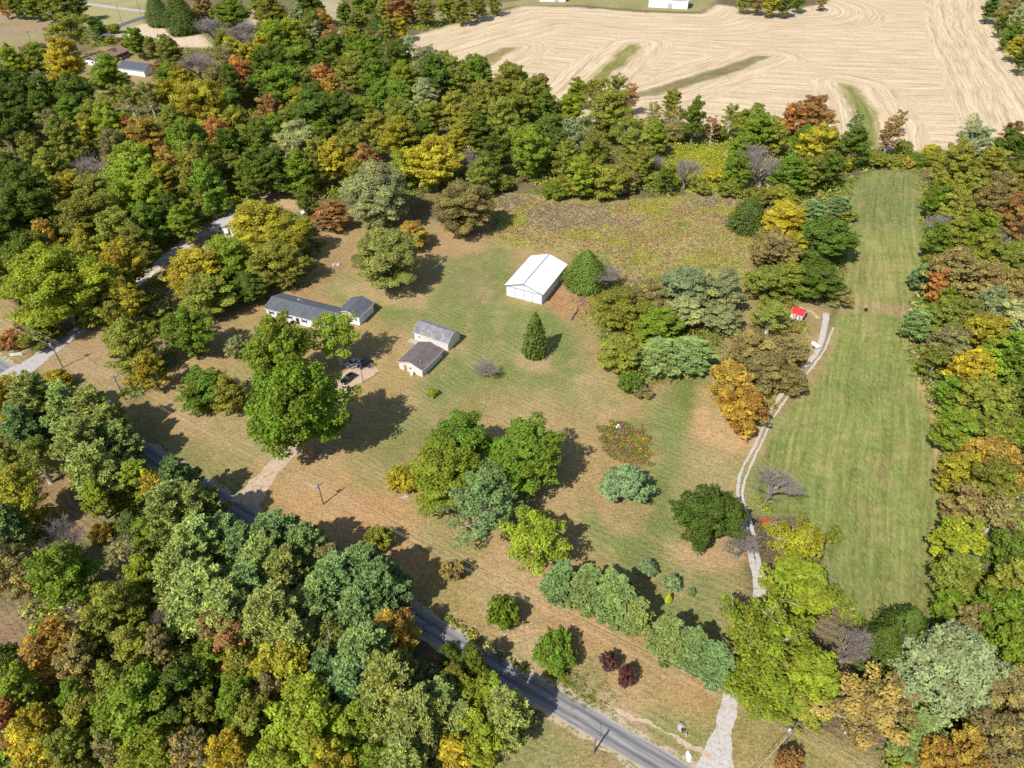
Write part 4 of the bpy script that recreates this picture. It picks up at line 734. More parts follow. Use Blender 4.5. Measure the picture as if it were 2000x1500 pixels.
cp = scatter_in([(1300,365),(1300,305),(1330,280),(1400,275),(1435,290),(1428,368)], 5000); clump_stuff('goldenrod', cp, .5 + .5*rng.random(len(cp)), np.array([(.33,.37,.03)])*rng.uniform(.85, 1.1, (len(cp), 1)), 5, .3, 'bright yellow-green goldenrod in the small clearing', 'weeds', M['under'])
for name_, poly_, n_, pl_, lab_ in (('island_brush', [(1160,610),(1230,560),(1340,540),(1440,560),(1445,640),(1400,680),(1370,730),(1270,755),(1215,745),(1180,700)], 1500, 'OBSgOQ', 'dense brush tying together the trees of the overgrown island'),
        ('track_brush', [(1400,700),(1470,640),(1500,560),(1540,540),(1550,600),(1575,650),(1570,710),(1530,770),(1490,840),(1440,830),(1395,780)], 900, 'BAOBYO', 'amber and brown brush between the island and the gravel track'),
        ('shed_brush', [(1470,430),(1540,400),(1600,400),(1650,430),(1655,520),(1630,590),(1590,590),(1500,590),(1475,520)], 900, 'OgBGO', 'green and brown brush behind the red-roofed shed'),
        ('lawn_edge_brush', [(300,560),(370,470),(470,430),(600,420),(640,470),(600,560),(520,590),(440,600),(360,640),(310,640)], 900, 'OgLOG', 'brush and saplings among the yellow trees left of the long house')):
    q_ = scatter_in(poly_, n_, .5); q_ = q_[linedist(q_[:, 0], q_[:, 1], PX((205,600),(290,535),(360,478),(430,443))) > 3.5]; ql = np.array([COL[c] for c in pl_]); clump_stuff(name_, q_, (.6 + 2.6*rng.random(len(q_))**1.6)*(0.6 if name_ == 'lawn_edge_brush' else 1), ql[rng.integers(0, len(ql), len(q_))]*rng.uniform(.6, .95, (len(q_), 1)), 40, .28, lab_, 'brush', M['under'], 1.0)
BED = [(1170,835),(1195,822),(1240,828),(1265,850),(1276,880),(1270,910),(1240,915),(1195,905),(1172,880)]
bp = scatter_in(BED, 4200, -2.2); _e = sdist(bp[:, 0], bp[:, 1], world_poly(BED)) + (fbm(bp[:, 0]/1.7, bp[:, 1]/1.7, 88) - .5)*5; bp = bp[rng.random(len(bp)) < np.clip(_e/1.4 + .15, .0, .7)]; bpal = np.array([(.27,.18,.10),(.20,.23,.05),(.32,.26,.07),(.24,.17,.10),(.17,.23,.04),(.38,.28,.05)]); bn = (fbm(bp[:, 0]/2, bp[:, 1]/2, 55)*9).astype(int) % 6
clump_stuff('overgrown_bed', bp, .25 + .4*rng.random(len(bp)), bpal[bn]*rng.uniform(.7, 1.2, (len(bp), 1)), 9, .16, 'overgrown flower bed of red, brown and green plants on the lawn', 'flower bed', M['under'], .8)
lo_ = []
for line, n, w in ((PX((1085,1300),(1130,1340),(1180,1372)), 150, 3.4), (PX((1065,1300),(1120,1345)), 60, 1.0)):
    for _ in range(n):
        k = rng.integers(0, len(line)-1); t_ = rng.random(); lo_.append((line[k][0]*(1-t_)+line[k+1][0]*t_ + rng.normal()*w*.5, line[k][1]*(1-t_)+line[k+1][1]*t_ + rng.normal()*w*.5, 0))
lo_ = np.array(lo_); clump_stuff('verge_weeds', lo_, .12 + .3*rng.random(len(lo_)), pal[rng.integers(0, len(pal), len(lo_))]*rng.uniform(.6, .9, (len(lo_), 1)), 14, .13, 'low green weeds on the verge below the green and amber bush', 'weeds', M['under'], 1.6)
hp = []
for line, n, w in ((PX((870,1205),(950,1262),(1040,1315)), 40, .6), (PX((1665,345),(1640,400),(1640,470)), 260, 3.0), (PX((250,770),(290,740),(325,715)), 130, 2.5), (PX((1800,345),(1815,420),(1812,520),(1780,700),(1835,790),(1862,950),(1850,1100),(1845,1200)), 620, 2.2), (PX((1620,330),(1700,320),(1800,330)), 260, 3), (PX((1640,1170),(1690,1230),(1740,1260)), 120, 2.0), (PX((1500,1000),(1490,975)), 30, 2)):
    for _ in range(n):
        k = rng.integers(0, len(line)-1); t_ = rng.random(); hp.append((line[k][0]*(1-t_)+line[k+1][0]*t_ + rng.normal()*w*.5, line[k][1]*(1-t_)+line[k+1][1]*t_ + rng.normal()*w*.5, 0))
hp = np.array(hp); clump_stuff('field_edge_weeds', hp, .4 + 1.0*rng.random(len(hp))**2, pal[rng.integers(0, len(pal), len(hp))]*rng.uniform(.7, 1.0, (len(hp), 1)), 26, .24, 'weedy growth along the road verge, hedge and field edges', 'weeds', M['under'], 1.1)
# ------------------------------------------------------------------ buildings
def panel(parent, name, face, W, L, a, z0, w, h, mat, off=0.03, th=0.05):
    """a thin raised box on one wall: a is the position along the wall"""
    m = MB()
    if face == 'front': m.box(a-w/2, a+w/2, -L/2-off-th, -L/2-off+.0, z0, z0+h)
    elif face == 'back': m.box(a-w/2, a+w/2, L/2+off, L/2+off+th, z0, z0+h)
    elif face == 'right': m.box(W/2+off, W/2+off+th, a-w/2, a+w/2, z0, z0+h)
    else: m.box(-W/2-off-th, -W/2-off, a-w/2, a+w/2, z0, z0+h)
    return m.build(name, mat, parent)
def window(parent, face, W, L, a, z0, w, h, frame='white_paint', shutters=False):
    f = panel(parent, 'window', face, W, L, a, z0, w, h, M[frame], 0.004, 0.045); panel(f, 'pane', face, W, L, a, z0+.08, w-.16, h-.16, M['glass'], .052, .012)
    if shutters:
        for s in (-1, 1): panel(f, 'shutter', face, W, L, a+s*(w/2+.22), z0-.05, .36, h+.1, M['dark_trim'], .006, .05)
    return f
def house(name, label, cat, c, ang, W, L, eave, ridge, wall, roof, ridge_axis='y', over=.35, gambrel=False, th=.14, fascia='white_paint', hip=False):
    root = empty(name, (c[0], c[1], 0), math.radians(ang)); tag(root, label, cat); S, Lg = (W, L) if ridge_axis == 'y' else (L, W)
    w = MB(); e = eave; r = ridge
    if hip:
        w.box(-W/2, W/2, -L/2, L/2, -.2, e)
        o = over; a, b = W/2+o, L/2+o; k = max(0, (a-b)); q = max(0, (b-a)); zb = e - .05
        R = MB().add([(-a,-b,zb),(a,-b,zb),(a,b,zb),(-a,b,zb),(-k,-q,r),(k,q if k == 0 else 0,r)], [(0,1,5,4),(1,2,5),(2,3,4,5),(3,0,4),(3,2,1,0)] if k > 0 else [(0,1,4),(1,2,5,4),(2,3,5),(3,0,4,5),(3,2,1,0)])
        w.build('wall', M[wall], root); R.build('roof', M[roof], root); return root
    if gambrel: prof = [(-S/2, e), (-S*.27, e+(r-e)*.72), (0, r), (S*.27, e+(r-e)*.72), (S/2, e)]
    else: prof = [(-S/2, e), (0, r), (S/2, e)]
    w.prism([(-S/2, -.2), (S/2, -.2)] + prof[::-1][:1] + [(x, z - .02) for x, z in prof[::-1][1:-1]] + prof[:1], -Lg/2, Lg/2, ridge_axis); w.build('wall', M[wall], root)
    sl_ = (prof[1][1]-prof[0][1])/(prof[1][0]-prof[0][0]); ex = [(prof[0][0]-over, e - sl_*over)] + prof[1:-1] + [(prof[-1][0]+over, e - sl_*over)]
    up = [(x, z+.012) for x, z in ex]; R = MB(); R.prism(up + [(x, z+th) for x, z in up[::-1]], -Lg/2-over, Lg/2+over, ridge_axis); rf = R.build('roof', M[roof], root)
    if fascia:
        F = MB(); 
        for t0 in (-Lg/2-over-.04, Lg/2+over+.003):
            F.prism([(x, z-.02) for x, z in up] + [(x, z+th-.02) for x, z in up[::-1]], t0, t0+.037, ridge_axis)
        F.build('bargeboard', M[fascia], rf)
        G = MB(); zz = ex[0][1]
        for s in (-1, 1):
            x0 = s*(S/2+over+.004); x1 = s*(S/2+over+.07); lo, hi = min(x0, x1), max(x0, x1)
            if ridge_axis == 'y': G.box(lo, hi, -Lg/2-over, Lg/2+over, zz-.03, zz+.10)
            else: G.box(-Lg/2-over, Lg/2+over, lo, hi, zz-.03, zz+.10)
        G.build('gutter', M[fascia], rf)
    return root
def ctr(fl, ang, W, L):
    a = math.radians(ang); return (fl[0] + math.cos(a)*W/2 - math.sin(a)*L/2, fl[1] + math.sin(a)*W/2 + math.cos(a)*L/2)

# white barn
bw, bl = 12.1, 18.9; barn = house('metal_barn', 'large white metal barn with four sliding door panels, beside the weedy meadow', 'barn', ctr((-1.80, 185.6), -25.3, bw, bl), -25.3, bw, bl, 3.85, 5.9, 'white_steel', 'barn_roof', over=.38, fascia=None)
MB().box(-.16, .16, -bl/2-.40, bl/2+.40, 6.055, 6.11).build('ridge_cap', M['grey_trim'], barn)
tm = MB()
for s in (-1, 1): tm.prism([(s*6.45, 3.62), (s*6.45, 3.80), (0, 5.98), (0, 5.80)][::s], -bl/2-.44, -bl/2-.385)
tm.box(-bw/2-.03, -bw/2+.10, -bl/2-.05, -bl/2-.004, 0, 3.6); tm.box(bw/2-.10, bw/2+.03, -bl/2-.05, -bl/2-.004, 0, 3.6); tm.build('trim', M['grey_trim'], barn)
for k in range(4):
    x = -bw/2 + .15 + (k+.5)*(bw-.3)/4; d = panel(barn, 'sliding_door', 'front', bw, bl, x, .05, (bw-.3)/4-.12, 3.35, M['white_steel'], .02, .07)
    MB().box(x+(bw-.3)/8-.06, x+(bw-.3)/8+.02, -bl/2-.085, -bl/2-.02, .05, 3.42).build('jamb', M['seam'] if k == 1 else M['grey_trim'], d)
panel(barn, 'door_track', 'front', bw, bl, 0, 3.46, bw-.25, .12, M['grey_trim'], .02, .12)
panel(barn, 'gable_lamp', 'front', bw, bl, 0, 4.95, .3, .18, M['grey_trim'], .02, .18)

# long house, garage, rear deck
hw, hl = 21.5, 8.1; ha = -22.4; hc = ctr((-72.4, 174.3), ha, hw, hl)
hs = house('long_house', 'long white single-storey house with charcoal roof and dark shutters', 'house', hc, ha, hw, hl, 3.0, 4.35, 'white_siding', 'shingle_dark', 'x', .4)
for x in (-9.0, -5.7, -2.6, 2.5, 6.5): window(hs, 'front', hw, hl, x, 1.25, 1.15, .95, shutters=True)
panel(hs, 'door', 'front', hw, hl, .2, .15, .95, 2.05, M['dark_trim'])
window(hs, 'left', hw, hl, -1.8, 1.2, .9, .9); window(hs, 'back', hw, hl, -5, 1.2, 1.1, .9)
dk = MB().box(-6.5, 9.5, hl/2+.45, hl/2+2.9, .35, .5); [dk.box(x, x+.12, hl/2+2.7, hl/2+2.82, 0, .35) for x in (-6.4, -1, 4, 9.3)]; dk.build('rear_deck', M['wood_deck'], hs)
MB().tube([(-3.2, 1.7, 3.7), (-3.2, 1.7, 4.45)], .09).tube([(-2.2, 1.9, 3.6), (-2.2, 1.9, 4.25)], .07).box(-3.5, -3.1, 1.9, 2.3, 3.7, 4.1).build('roof_vents', M['white_paint'], hs)
gw, gl = 7.2, 7.8; gc = (-46.1, 174.5)
gr = house('attached_garage', 'square charcoal-roofed garage at the right end of the long house', 'garage', gc, ha, gw, gl, 3.0, 4.35, 'white_siding', 'shingle_dark', 'y', .4)
panel(gr, 'garage_door', 'front', gw, gl, -.6, .05, 4.2, 2.2, M['white_paint']); window(gr, 'right', gw, gl, -.6, 1.3, .8, .7)
window(gr, 'front', gw, gl, 2.6, 1.3, .7, .8)

# the two sheds
sa = house('gambrel_shed', 'long cream shed with weathered grey hipped-in roof, behind the brown-roofed shed', 'shed', (-21.2, 162.6), -28.8, 11.3, 6.0, 2.72, 4.5, 'cream_siding', 'shingle_grey', 'x', .25, gambrel=True)
dr = panel(sa, 'door', 'front', 11.3, 6.0, -4.0, .08, .85, 2.0, M['white_paint']); panel(dr, 'door_glass', 'front', 11.3, 6.0, -4.0, 1.2, .45, .6, M['glass'], .09, .012)
MB().box(-6.9, -3.4, -5.0, -3.02, -.1, .12).build('step_slab', M['concrete'], sa)
sb = house('gable_shed', 'brown-roofed shed with a white tank at its gable front', 'shed', (-24.75, 151.9), -28.5, 7.5, 9.6, 2.45, 3.7, 'cream_siding', 'shingle_brown', 'y', .35)
panel(sb, 'door', 'front', 7.5, 9.6, -1.7, .1, .9, 1.95, M['rust_door']); window(sb, 'front', 7.5, 9.6, .0, 1.35, .6, .45, 'dark_trim')
v = MB().tube([(2.1, -3.0, 2.8), (2.1, -3.0, 3.6), (2.1, -3.0, 3.75)], [.10, .10, .17], 8); v.tube([(2.45, -3.5, 2.7), (2.45, -3.5, 3.25)], .08, 6); v.build('stove_pipe', M['galv'], sb)
def rot(c, ang, x, y): a = math.radians(ang); return (c[0]+math.cos(a)*x-math.sin(a)*y, c[1]+math.sin(a)*x+math.cos(a)*y)
tk = empty('gas_tank', (*rot((-24.75, 151.9), -28.5, .95, -5.6), 0)); tag(tk, 'upright white gas tank against the brown-roofed shed', 'gas tank')
MB().tube([(0,0,.05),(0,0,.12),(0,0,1.15),(0,0,1.32),(0,0,1.38)], [.34,.40,.40,.26,.08], 16).build('tank', M['tank'], tk, smooth=True); MB().tube([(0,0,1.36),(0,0,1.52)], .13, 10).build('valve_collar', M['galv'], tk); MB().box(-.4,.4,-.4,.4,-.05,.06).build('base', M['concrete'], tk)

# neighbours
h3 = house('hip_roofed_house', 'pale grey hip-roofed house half hidden by the yellow trees', 'house', P(463, 446)[:2], -24, 11.5, 9.5, 2.9, 4.7, 'white_siding', 'shingle_light', 'x', .5, hip=True)
window(h3, 'left', 11.5, 9.5, -1.5, 1.1, 1.0, 1.0); window(h3, 'front', 11.5, 9.5, -3, 1.1, 1.2, 1.0); panel(h3, 'door', 'front', 11.5, 9.5, 1, .1, .95, 2.05, M['dark_trim']); MB().box(1.2,1.5,1.2,1.5,3.8,4.9).box(3,3.25,.6,.85,3.6,4.5).build('roof_vents', M['dark_trim'], h3)
h4 = house('rust_roofed_house', 'slate blue house with rust brown roof at the top left', 'house', (-232.6, 433.2), -17, 11.2, 23.0, 3.0, 4.9, 'blue_siding', 'shingle_rust', 'y', .5)
for y in (-7.5, -3, 1.2, 6.5): window(h4, 'right', 11.2, 23, y, 1.1, 1.3, 1.1)
window(h4, 'front', 11.2, 23, 0, 1.3, 1.6, 1.1); MB().box(5.65, 8.2, 2.0, 8.5, .5, .65).box(8.1, 8.2, 2, 8.5, .66, 1.5).box(5.7, 8.09, 1.9, 2.0, .66, 1.5).box(8.3, 9.6, 4.2, 5.4, 0, .3).build('deck', M['wood_deck'], h4)
panel(h4, 'gable_wall_panel', 'front', 11.2, 23, 0, .1, 10.9, 2.75, M['white_siding'], .004, .03)
h5 = house('navy_roofed_garage', 'white garage with dark navy roof, right of the rust-roofed house', 'garage', (-205.3, 409.5), -20, 17.5, 9.5, 3.2, 5.6, 'white_siding', 'shingle_navy', 'x', .4)
for x in (-5.5, -1, 3.5): panel(h5, 'garage_door', 'front', 17.5, 9.5, x, .05, 3.2, 2.4, M['white_paint'])
h6 = house('far_white_barn', 'long white building on the lawn beyond the stubble field', 'farm building', ctr(P(1266, 14)[:2], -14, 27.5, 14), -14, 27.5, 14, 6.0, 8.0, 'white_siding', 'barn_roof', 'x', .5)
panel(h6, 'door', 'front', 27.5, 14, 1.5, .1, 3.0, 3.2, M['galv']); panel(h6, 'lean_to_door', 'left', 27.5, 14, -2, .1, 3.0, 3.0, M['galv'])
h7 = house('distant_white_shed', 'white building at the very top edge, left of the far white building', 'farm building', ctr(P(1054, 3)[:2], -4, 19, 9), -4, 19, 9, 4.0, 5.5, 'white_siding', 'barn_roof', 'x', .4); panel(h7, 'door', 'front', 19, 9, 3, .1, 3, 3, M['galv'])
h8 = house('white_roofed_cottage', 'small house with pale roof hidden in trees below the brown field', 'house', P(78, 163)[:2], -20, 12, 8, 3.0, 4.8, 'white_siding', 'shingle_light', 'x', .5); window(h8, 'front', 12, 8, -2.5, 1.1, 1.2, 1); panel(h8, 'door', 'front', 12, 8, 1.5, .1, 1, 2.1, M['dark_trim'])
rs = house('red_roofed_shed', 'small white shed with a bright red roof beside the track', 'shed', P(1556, 621)[:2], -32, 3.3, 3.4, 2.3, 3.1, 'white_siding', 'red_metal', 'x', .3)
window(rs, 'front', 3.3, 3.4, -.8, 1.1, .55, .6); panel(rs, 'door', 'right', 3.3, 3.4, .2, .1, .8, 1.9, M['white_paint']); MB().box(-1.7, 1.6, -2.6, -1.72, -.1, .3).build('porch', M['wood_grey'], rs)

# ------------------------------------------------------------------ vehicles
def car(name, label, px, ang, paint, L=4.8, W=1.85, Hh=1.5, cat='car'):
    x, y, _ = P(*px); root = empty(name, (x, y, 0), math.radians(ang)); tag(root, label, cat); h = L/2
    b = MB(); prof = [(-h, .35), (-h+.02, .72), (-h+.25, .86), (-h*.36, .98), (h*.72, 1.02), (h-.12, .92), (h, .70), (h-.02, .35)]
    n = len(prof); rings = [(-W/2+.0, .0), (-W/2+.02, .02)]
    vs = []; 
    for xx, ins in ((-W/2, .10), (-W/2+.10, 0), (W/2-.10, 0), (W/2, .10)):
        for yy, zz in prof: vs.append((xx, yy*(1-ins*.35), zz if zz < .5 else zz - ins*.9))
    fs = [(k*n+i, (k+1)*n+i, (k+1)*n+(i+1) % n, k*n+(i+1) % n) for k in range(3) for i in range(n)] + [tuple(range(n)), tuple(range(3*n, 4*n))[::-1]]
    b.add(vs, fs); b.build('body', paint, root, smooth=False, bevel=.05)
    g = MB(); t = .80; g.add([(-W/2+.12,-h*.40,.95),(W/2-.12,-h*.40,.95),(W/2-.12,h*.80,.99),(-W/2+.12,h*.80,.99),(-W*.36,-h*.08,Hh-.06),(W*.36,-h*.08,Hh-.06),(W*.36,h*.52,Hh-.06),(-W*.36,h*.52,Hh-.06)], [(3,2,1,0),(4,5,6,7),(0,1,5,4),(1,2,6,5),(2,3,7,6),(3,0,4,7)]); g.build('windows', M['glass'], root, bevel=.03)
    MB().add([(-W*.37,-h*.10,Hh-.055),(W*.37,-h*.10,Hh-.055),(W*.37,h*.54,Hh-.055),(-W*.37,h*.54,Hh-.055),(-W*.33,-h*.04,Hh),(W*.33,-h*.04,Hh),(W*.33,h*.48,Hh),(-W*.33,h*.48,Hh)], [(3,2,1,0),(4,5,6,7),(0,1,5,4),(1,2,6,5),(2,3,7,6),(3,0,4,7)]).build('roof', paint, root, bevel=.02)
    for sx in (-1, 1):
        for yy in (-h*.62, h*.60):
            wh = MB().tube([(sx*(W/2-.20), yy, .33), (sx*(W/2+.015), yy, .33)], .33, 16).build('wheel', M['rubber'], root); MB().tube([(sx*(W/2+.018), yy, .33), (sx*(W/2+.03), yy, .33)], .20, 12).build('rim', M['galv'], wh)
        MB().box(sx*W*.33-.2, sx*W*.33+.2, -h-.012, -h+.1, .62, .76).build('headlight', M['lamp'], root); MB().box(sx*W*.36-.16, sx*W*.36+.16, h-.10, h+.012, .68, .82).build('tail_light', M['tail'], root)
        MB().box(sx*(W/2+.02), sx*(W/2+.17), -h*.30, -h*.30+.12, .95, 1.08).build('mirror', paint, root) if sx > 0 else MB().box(-(W/2+.17), -(W/2+.02), -h*.30, -h*.30+.12, .95, 1.08).build('mirror', paint, root)
    return root
car('parked_car', 'glossy black car parked in the open below the navy car', (681, 742), -34, M['black_paint'])
car('parked_car', 'dark navy car parked under the thin yellowish tree', (711, 713), -34, M['navy_paint'], 4.6)
car('parked_car', 'silver car half hidden by the thin yellowish tree, left of the navy car', (689, 712), -50, M['silver_paint'], 4.2, 1.75)
car('parked_car', 'white car behind the yellow tree, left of the small orange tree', (600, 417), -70, M['white_paint'], 4.6)
car('parked_car', 'pale silver car at the edge of the woods behind the silvery tree', (683, 368), -60, M['silver_paint'], 4.8)
car('parked_car', 'white car under trees near the white-roofed cottage', (62, 158), -60, M['white_paint'], 5.0)
cp_ = empty('camper_trailer', (*P(236, 645)[:2], 0), math.radians(20)); tag(cp_, 'white camper trailer glimpsed among the olive trees by the gravel drive', 'camper')
MB().prism([(-2.2,.5),(2.2,.5),(2.35,1.2),(2.2,2.3),(1.7,2.6),(-1.8,2.6),(-2.3,2.1),(-2.35,1.0)], -1.1, 1.1, 'x').build('body', M['white_paint'], cp_, bevel=.08); MB().box(-1.13,-1.10,-1.2,.2,1.4,2.0).build('window', M['glass'], cp_); MB().box(-.06,.06,-3.4,-2.3,.45,.55).build('tow_bar', M['dark_metal'], cp_)
for s in (-1, 1): MB().tube([(s*.9,.2,.35),(s*1.12,.2,.35)], .35, 14).build('wheel', M['rubber'], cp_)
tl = empty('utility_trailer', (*P(1592, 678)[:2], 0), math.radians(28)); tag(tl, 'small white covered trailer with pointed nose beside the track', 'trailer')
MB().add([(-.62,-1.2,.45),(.62,-1.2,.45),(.62,1.1,.45),(0,1.7,.45),(-.62,1.1,.45),(-.62,-1.2,1.0),(.62,-1.2,1.0),(.62,1.1,1.0),(0,1.7,.9),(-.62,1.1,1.0)], [(4,3,2,1,0),(5,6,7,8,9),(0,1,6,5),(1,2,7,6),(2,3,8,7),(3,4,9,8),(4,0,5,9)]).build('cover', M['white_paint'], tl, bevel=.05)
for s in (-1, 1): MB().tube([(s*.55,-.1,.28),(s*.75,-.1,.28)], .28, 12).build('wheel', M['rubber'], tl)
MB().box(-.05,.05,1.7,2.5,.4,.48).build('tow_bar', M['dark_metal'], tl)

# ------------------------------------------------------------------ poles and wires
LA = math.radians(-32)
def pole(name, label, px, H, arm=2.3, ang=58, transformer=False, lean=0, group='utility poles along the road'):
    x, y, _ = P(*px) if len(px) == 2 and abs(px[0]) > 0 else px; root = empty(name, (x, y, 0), math.radians(ang)); tag(root, label, 'utility pole', group)
    MB().tube([(0,0,-.3),(0,0,H*.5),(0,0,H)], [.17,.145,.11], 10).build('post', M['wood_pole'], root)
    if arm:
        MB().box(-arm/2, arm/2, -.19, -.12, H-.55, H-.42).build('crossarm', M['wood_grey'], root)
        b = MB()
        for s in (-1, 1): b.tube([(s*arm*.3, -.155, H-.50), (0, -.14, H-1.15)], .022, 4)
        b.build('brace', M['galv'], root)
        for s in (-1, -.45, .45, 1)[::1] if arm > 1.5 else (-1, 1): MB().tube([(s*arm*.46, -.155, H-.42), (s*arm*.46, -.155, H-.34), (s*arm*.46, -.155, H-.24)], [.05, .075, .03], 8).build('insulator', M['ceramic'], root)
        MB().tube([(0,0,H),(0,0,H+.15)], [.06,.03], 8).build('insulator', M['ceramic'], root)
    if transformer:
        MB().tube([(.0,.42,H-1.9),(.0,.42,H-1.85),(.0,.42,H-1.02),(.0,.42,H-.92)], [.20,.26,.26,.12], 14).build('transformer', M['galv'], root, smooth=True); MB().box(-.05,.05,.10,.2,H-1.75,H-1.1).build('bracket', M['dark_metal'], root)
        MB().tube([(.1,.42,H-.95),(.1,.42,H-.70)], .035, 6).build('bushing', M['ceramic'], root)
    return (x, y, H)
p1 = pole('utility_pole', 'utility pole with crossarm and transformer alone on the tan grass', (631.5, 985), 6.7, transformer=True)
p2 = pole('utility_pole', 'utility pole beside the hedge left of the lawn', (241, 775), 7.0, transformer=True)
p3 = pole('utility_pole', 'tall utility pole by the wide gravel drive on the left', (123, 718), 9.0, arm=2.6, transformer=True)
p4 = pole('utility_pole', 'pale utility pole with transformer above the orange bush by the entrance', (1529, 1462), 7.5, transformer=True)
p6 = pole('utility_pole', 'short leaning pole on the far side of the road by its long shadow', (1159, 1471), 5.2, arm=.9, group='utility poles along the road')
for nm, lb, px, hh_, am in (('utility_pole', 'distant pole on the green by the far road, left one', (239, 47), 11.5, 2.2), ('utility_pole', 'distant pole on the green by the far road, right one', (275, 28), 12, 2.2), ('utility_pole', 'lone pole at the edge of the brown field', (65, 92), 9, 2.4), ('utility_pole', 'short white pole left of the lone pole in the brown field', (48, 105), 4.2, 0)): pole(nm, lb, px, hh_, am, 60, group='distant poles')
off5 = (130.0, -1.9, 7.4); off0 = (-205.0, 201.0, 9.0)
def wire(a, b, side, dz, sag, r=.013):
    n = (math.cos(math.radians(58)), math.sin(math.radians(58))); A = Vector((a[0]+n[0]*side, a[1]+n[1]*side, a[2]+dz)); B = Vector((b[0]+n[0]*side, b[1]+n[1]*side, b[2]+dz)); k = 24
    pts = [A.lerp(B, i/k) - Vector((0, 0, sag*4*(i/k)*(1-i/k))) for i in range(k+1)]; o = MB().tube(pts, r, 4).build('power_line', M['wire']); return o
SPN = [(off0, p3, 'beyond the pole by the gravel drive'), (p3, p2, 'between the gravel drive pole and the hedge pole'), (p2, p1, 'between the hedge pole and the lone middle pole'), (p1, p4, 'between the lone middle pole and the entrance pole'), (p4, off5, 'running out of the picture from the entrance pole')]
for a, b, where in SPN:
    for side, dz, nm in ((-1.06, -.24, 'road-side high wire'), (.45, -.24, 'inner high wire'), (1.06, -.24, 'lawn-side high wire'), (0, -1.5, 'low neutral wire')): tag(wire(a, b, side, dz, 1.3), f'{nm} {where}', 'power line', 'overhead wires along the road')
for k, dz in enumerate((-.9, -1.3)):
    A = Vector((p4[0], p4[1], p4[2]+dz)); B = Vector((22, 33, 5.2-k*.3)); tag(MB().tube([A.lerp(B, i/10) - Vector((0,0,.5*4*(i/10)*(1-i/10))) for i in range(11)], .018, 4).build('power_line', M['wire']), ['upper', 'lower'][k] + ' service wire crossing the road from the entrance pole', 'power line', 'service wires crossing the road')
yl = empty('yard_light', (*P(710, 748)[:2], 0), math.radians(20)); tag(yl, 'slim yard light pole beside the navy car', 'lamp post'); MB().tube([(0,0,-.2),(0,0,6.6)], [.10,.07], 8).build('post', M['wood_pole'], yl); MB().tube([(0,0,6.3),(-.5,0,6.55),(-.9,0,6.5)], .03, 6).build('arm', M['galv'], yl); MB().tube([(-.9,0,6.5),(-.9,0,6.35),(-.9,0,6.2)], [.06,.18,.12], 10).build('lamp_head', M['galv'], yl)

# ------------------------------------------------------------------ small things
def rock(name, label, cat, px, sx, sy, sz, mat, seed=1, n=1, group=None):
    r = random.Random(seed); x, y, _ = P(*px); m = MB()
    for k in range(n):
        import bmesh
        bm = bmesh.new(); bmesh.ops.create_icosphere(bm, subdivisions=2, radius=1); ox, oy = (r.uniform(-1, 1)*sx*.8, r.uniform(-1, 1)*sy*.8) if n > 1 else (0, 0); q = 1 if n == 1 else r.uniform(.3, .6)
        for v_ in bm.verts: f = r.uniform(.82, 1.12); v_.co = Vector((v_.co.x*sx*f*q+ox, v_.co.y*sy*f*q+oy, max(v_.co.z, -.3)*sz*f*q + .1*sz))
        m.add([tuple(v_.co) for v_ in bm.verts], [tuple(v_.index for v_ in f_.verts) for f_ in bm.faces]); bm.free()
    return tag(m.build(name, mat, loc=(x, y, 0)), label, cat, group)
rock('boulder', 'large pale boulder on the grass corner by the white entrance drive', 'boulder', (1330, 1421), .62, .9, .7, M['stone'], 3)
rock('boulder', 'small white stone post beside the large pale boulder', 'boulder', (1340, 1436), .16, .40, .55, M['stone'], 4)
rock('culvert_stone', 'whitewashed curved stone at the mouth of the entrance drive', 'stone', (1345, 1477), .5, .95, .45, M['white_stone'], 5)
rock('white_rocks', 'little heap of white rocks at the back of the flower bed', 'rocks', (1207, 833), .6, .8, .6, M['white_stone'], 6, 9)
rock('stone_ring', 'small heap of stones at the foot of the golden shrub', 'rocks', (792, 970), .9, .5, .4, M['stone'], 7, 8)
rock('stone_pile', 'grey brush and stone pile on the back lawn below the small orange tree', 'rocks', (657, 517), 1.2, 1.0, .8, M['stone'], 8, 10)
rock('stone_pile', 'pale scattered stones at the near end of the dry spot by the hedge pole', 'rocks', (205, 783), 1.3, .8, .4, M['white_stone'], 9, 7)
mbx = empty('mailbox', (*P(1331, 1432)[:2], 0), .5); tag(mbx, 'dark mailbox post in front of the large pale boulder', 'mailbox'); MB().box(-.06,.06,-.06,.06,0,1.0).build('post', M['wood_grey'], mbx); MB().prism([(-.12,1.0),(.12,1.0),(.12,1.15),(.07,1.24),(-.07,1.24),(-.12,1.15)], -.28, .28).build('box', M['dark_metal'], mbx)
mb2 = empty('mailbox', (*P(321, 878)[:2], 0), .5); tag(mb2, 'small dark mailbox by the shaded road on the left', 'mailbox'); MB().box(-.06,.06,-.06,.06,0,1.1).build('post', M['wood_grey'], mb2); MB().prism([(-.14,1.1),(.14,1.1),(.14,1.28),(.08,1.38),(-.08,1.38),(-.14,1.28)], -.3, .3).build('box', M['dark_metal'], mb2)
lg = empty('fallen_log', (*P(1123, 615)[:2], 0), math.radians(68)); tag(lg, 'dark fallen log on the grass right of the white barn', 'log'); MB().tube([(-3.2,0,.22),(-1,.1,.3),(1.2,-.05,.32),(3.0,.1,.25)], [.16,.22,.24,.14], 9).build('trunk', M['bark_dark'], lg); MB().tube([(1.2,0,.4),(1.7,.4,.9)], [.1,.05], 6).tube([(-.8,.1,.4),(-1.1,-.5,.7)], [.08,.04], 6).build('branch_stubs', M['bark_pale'], lg)
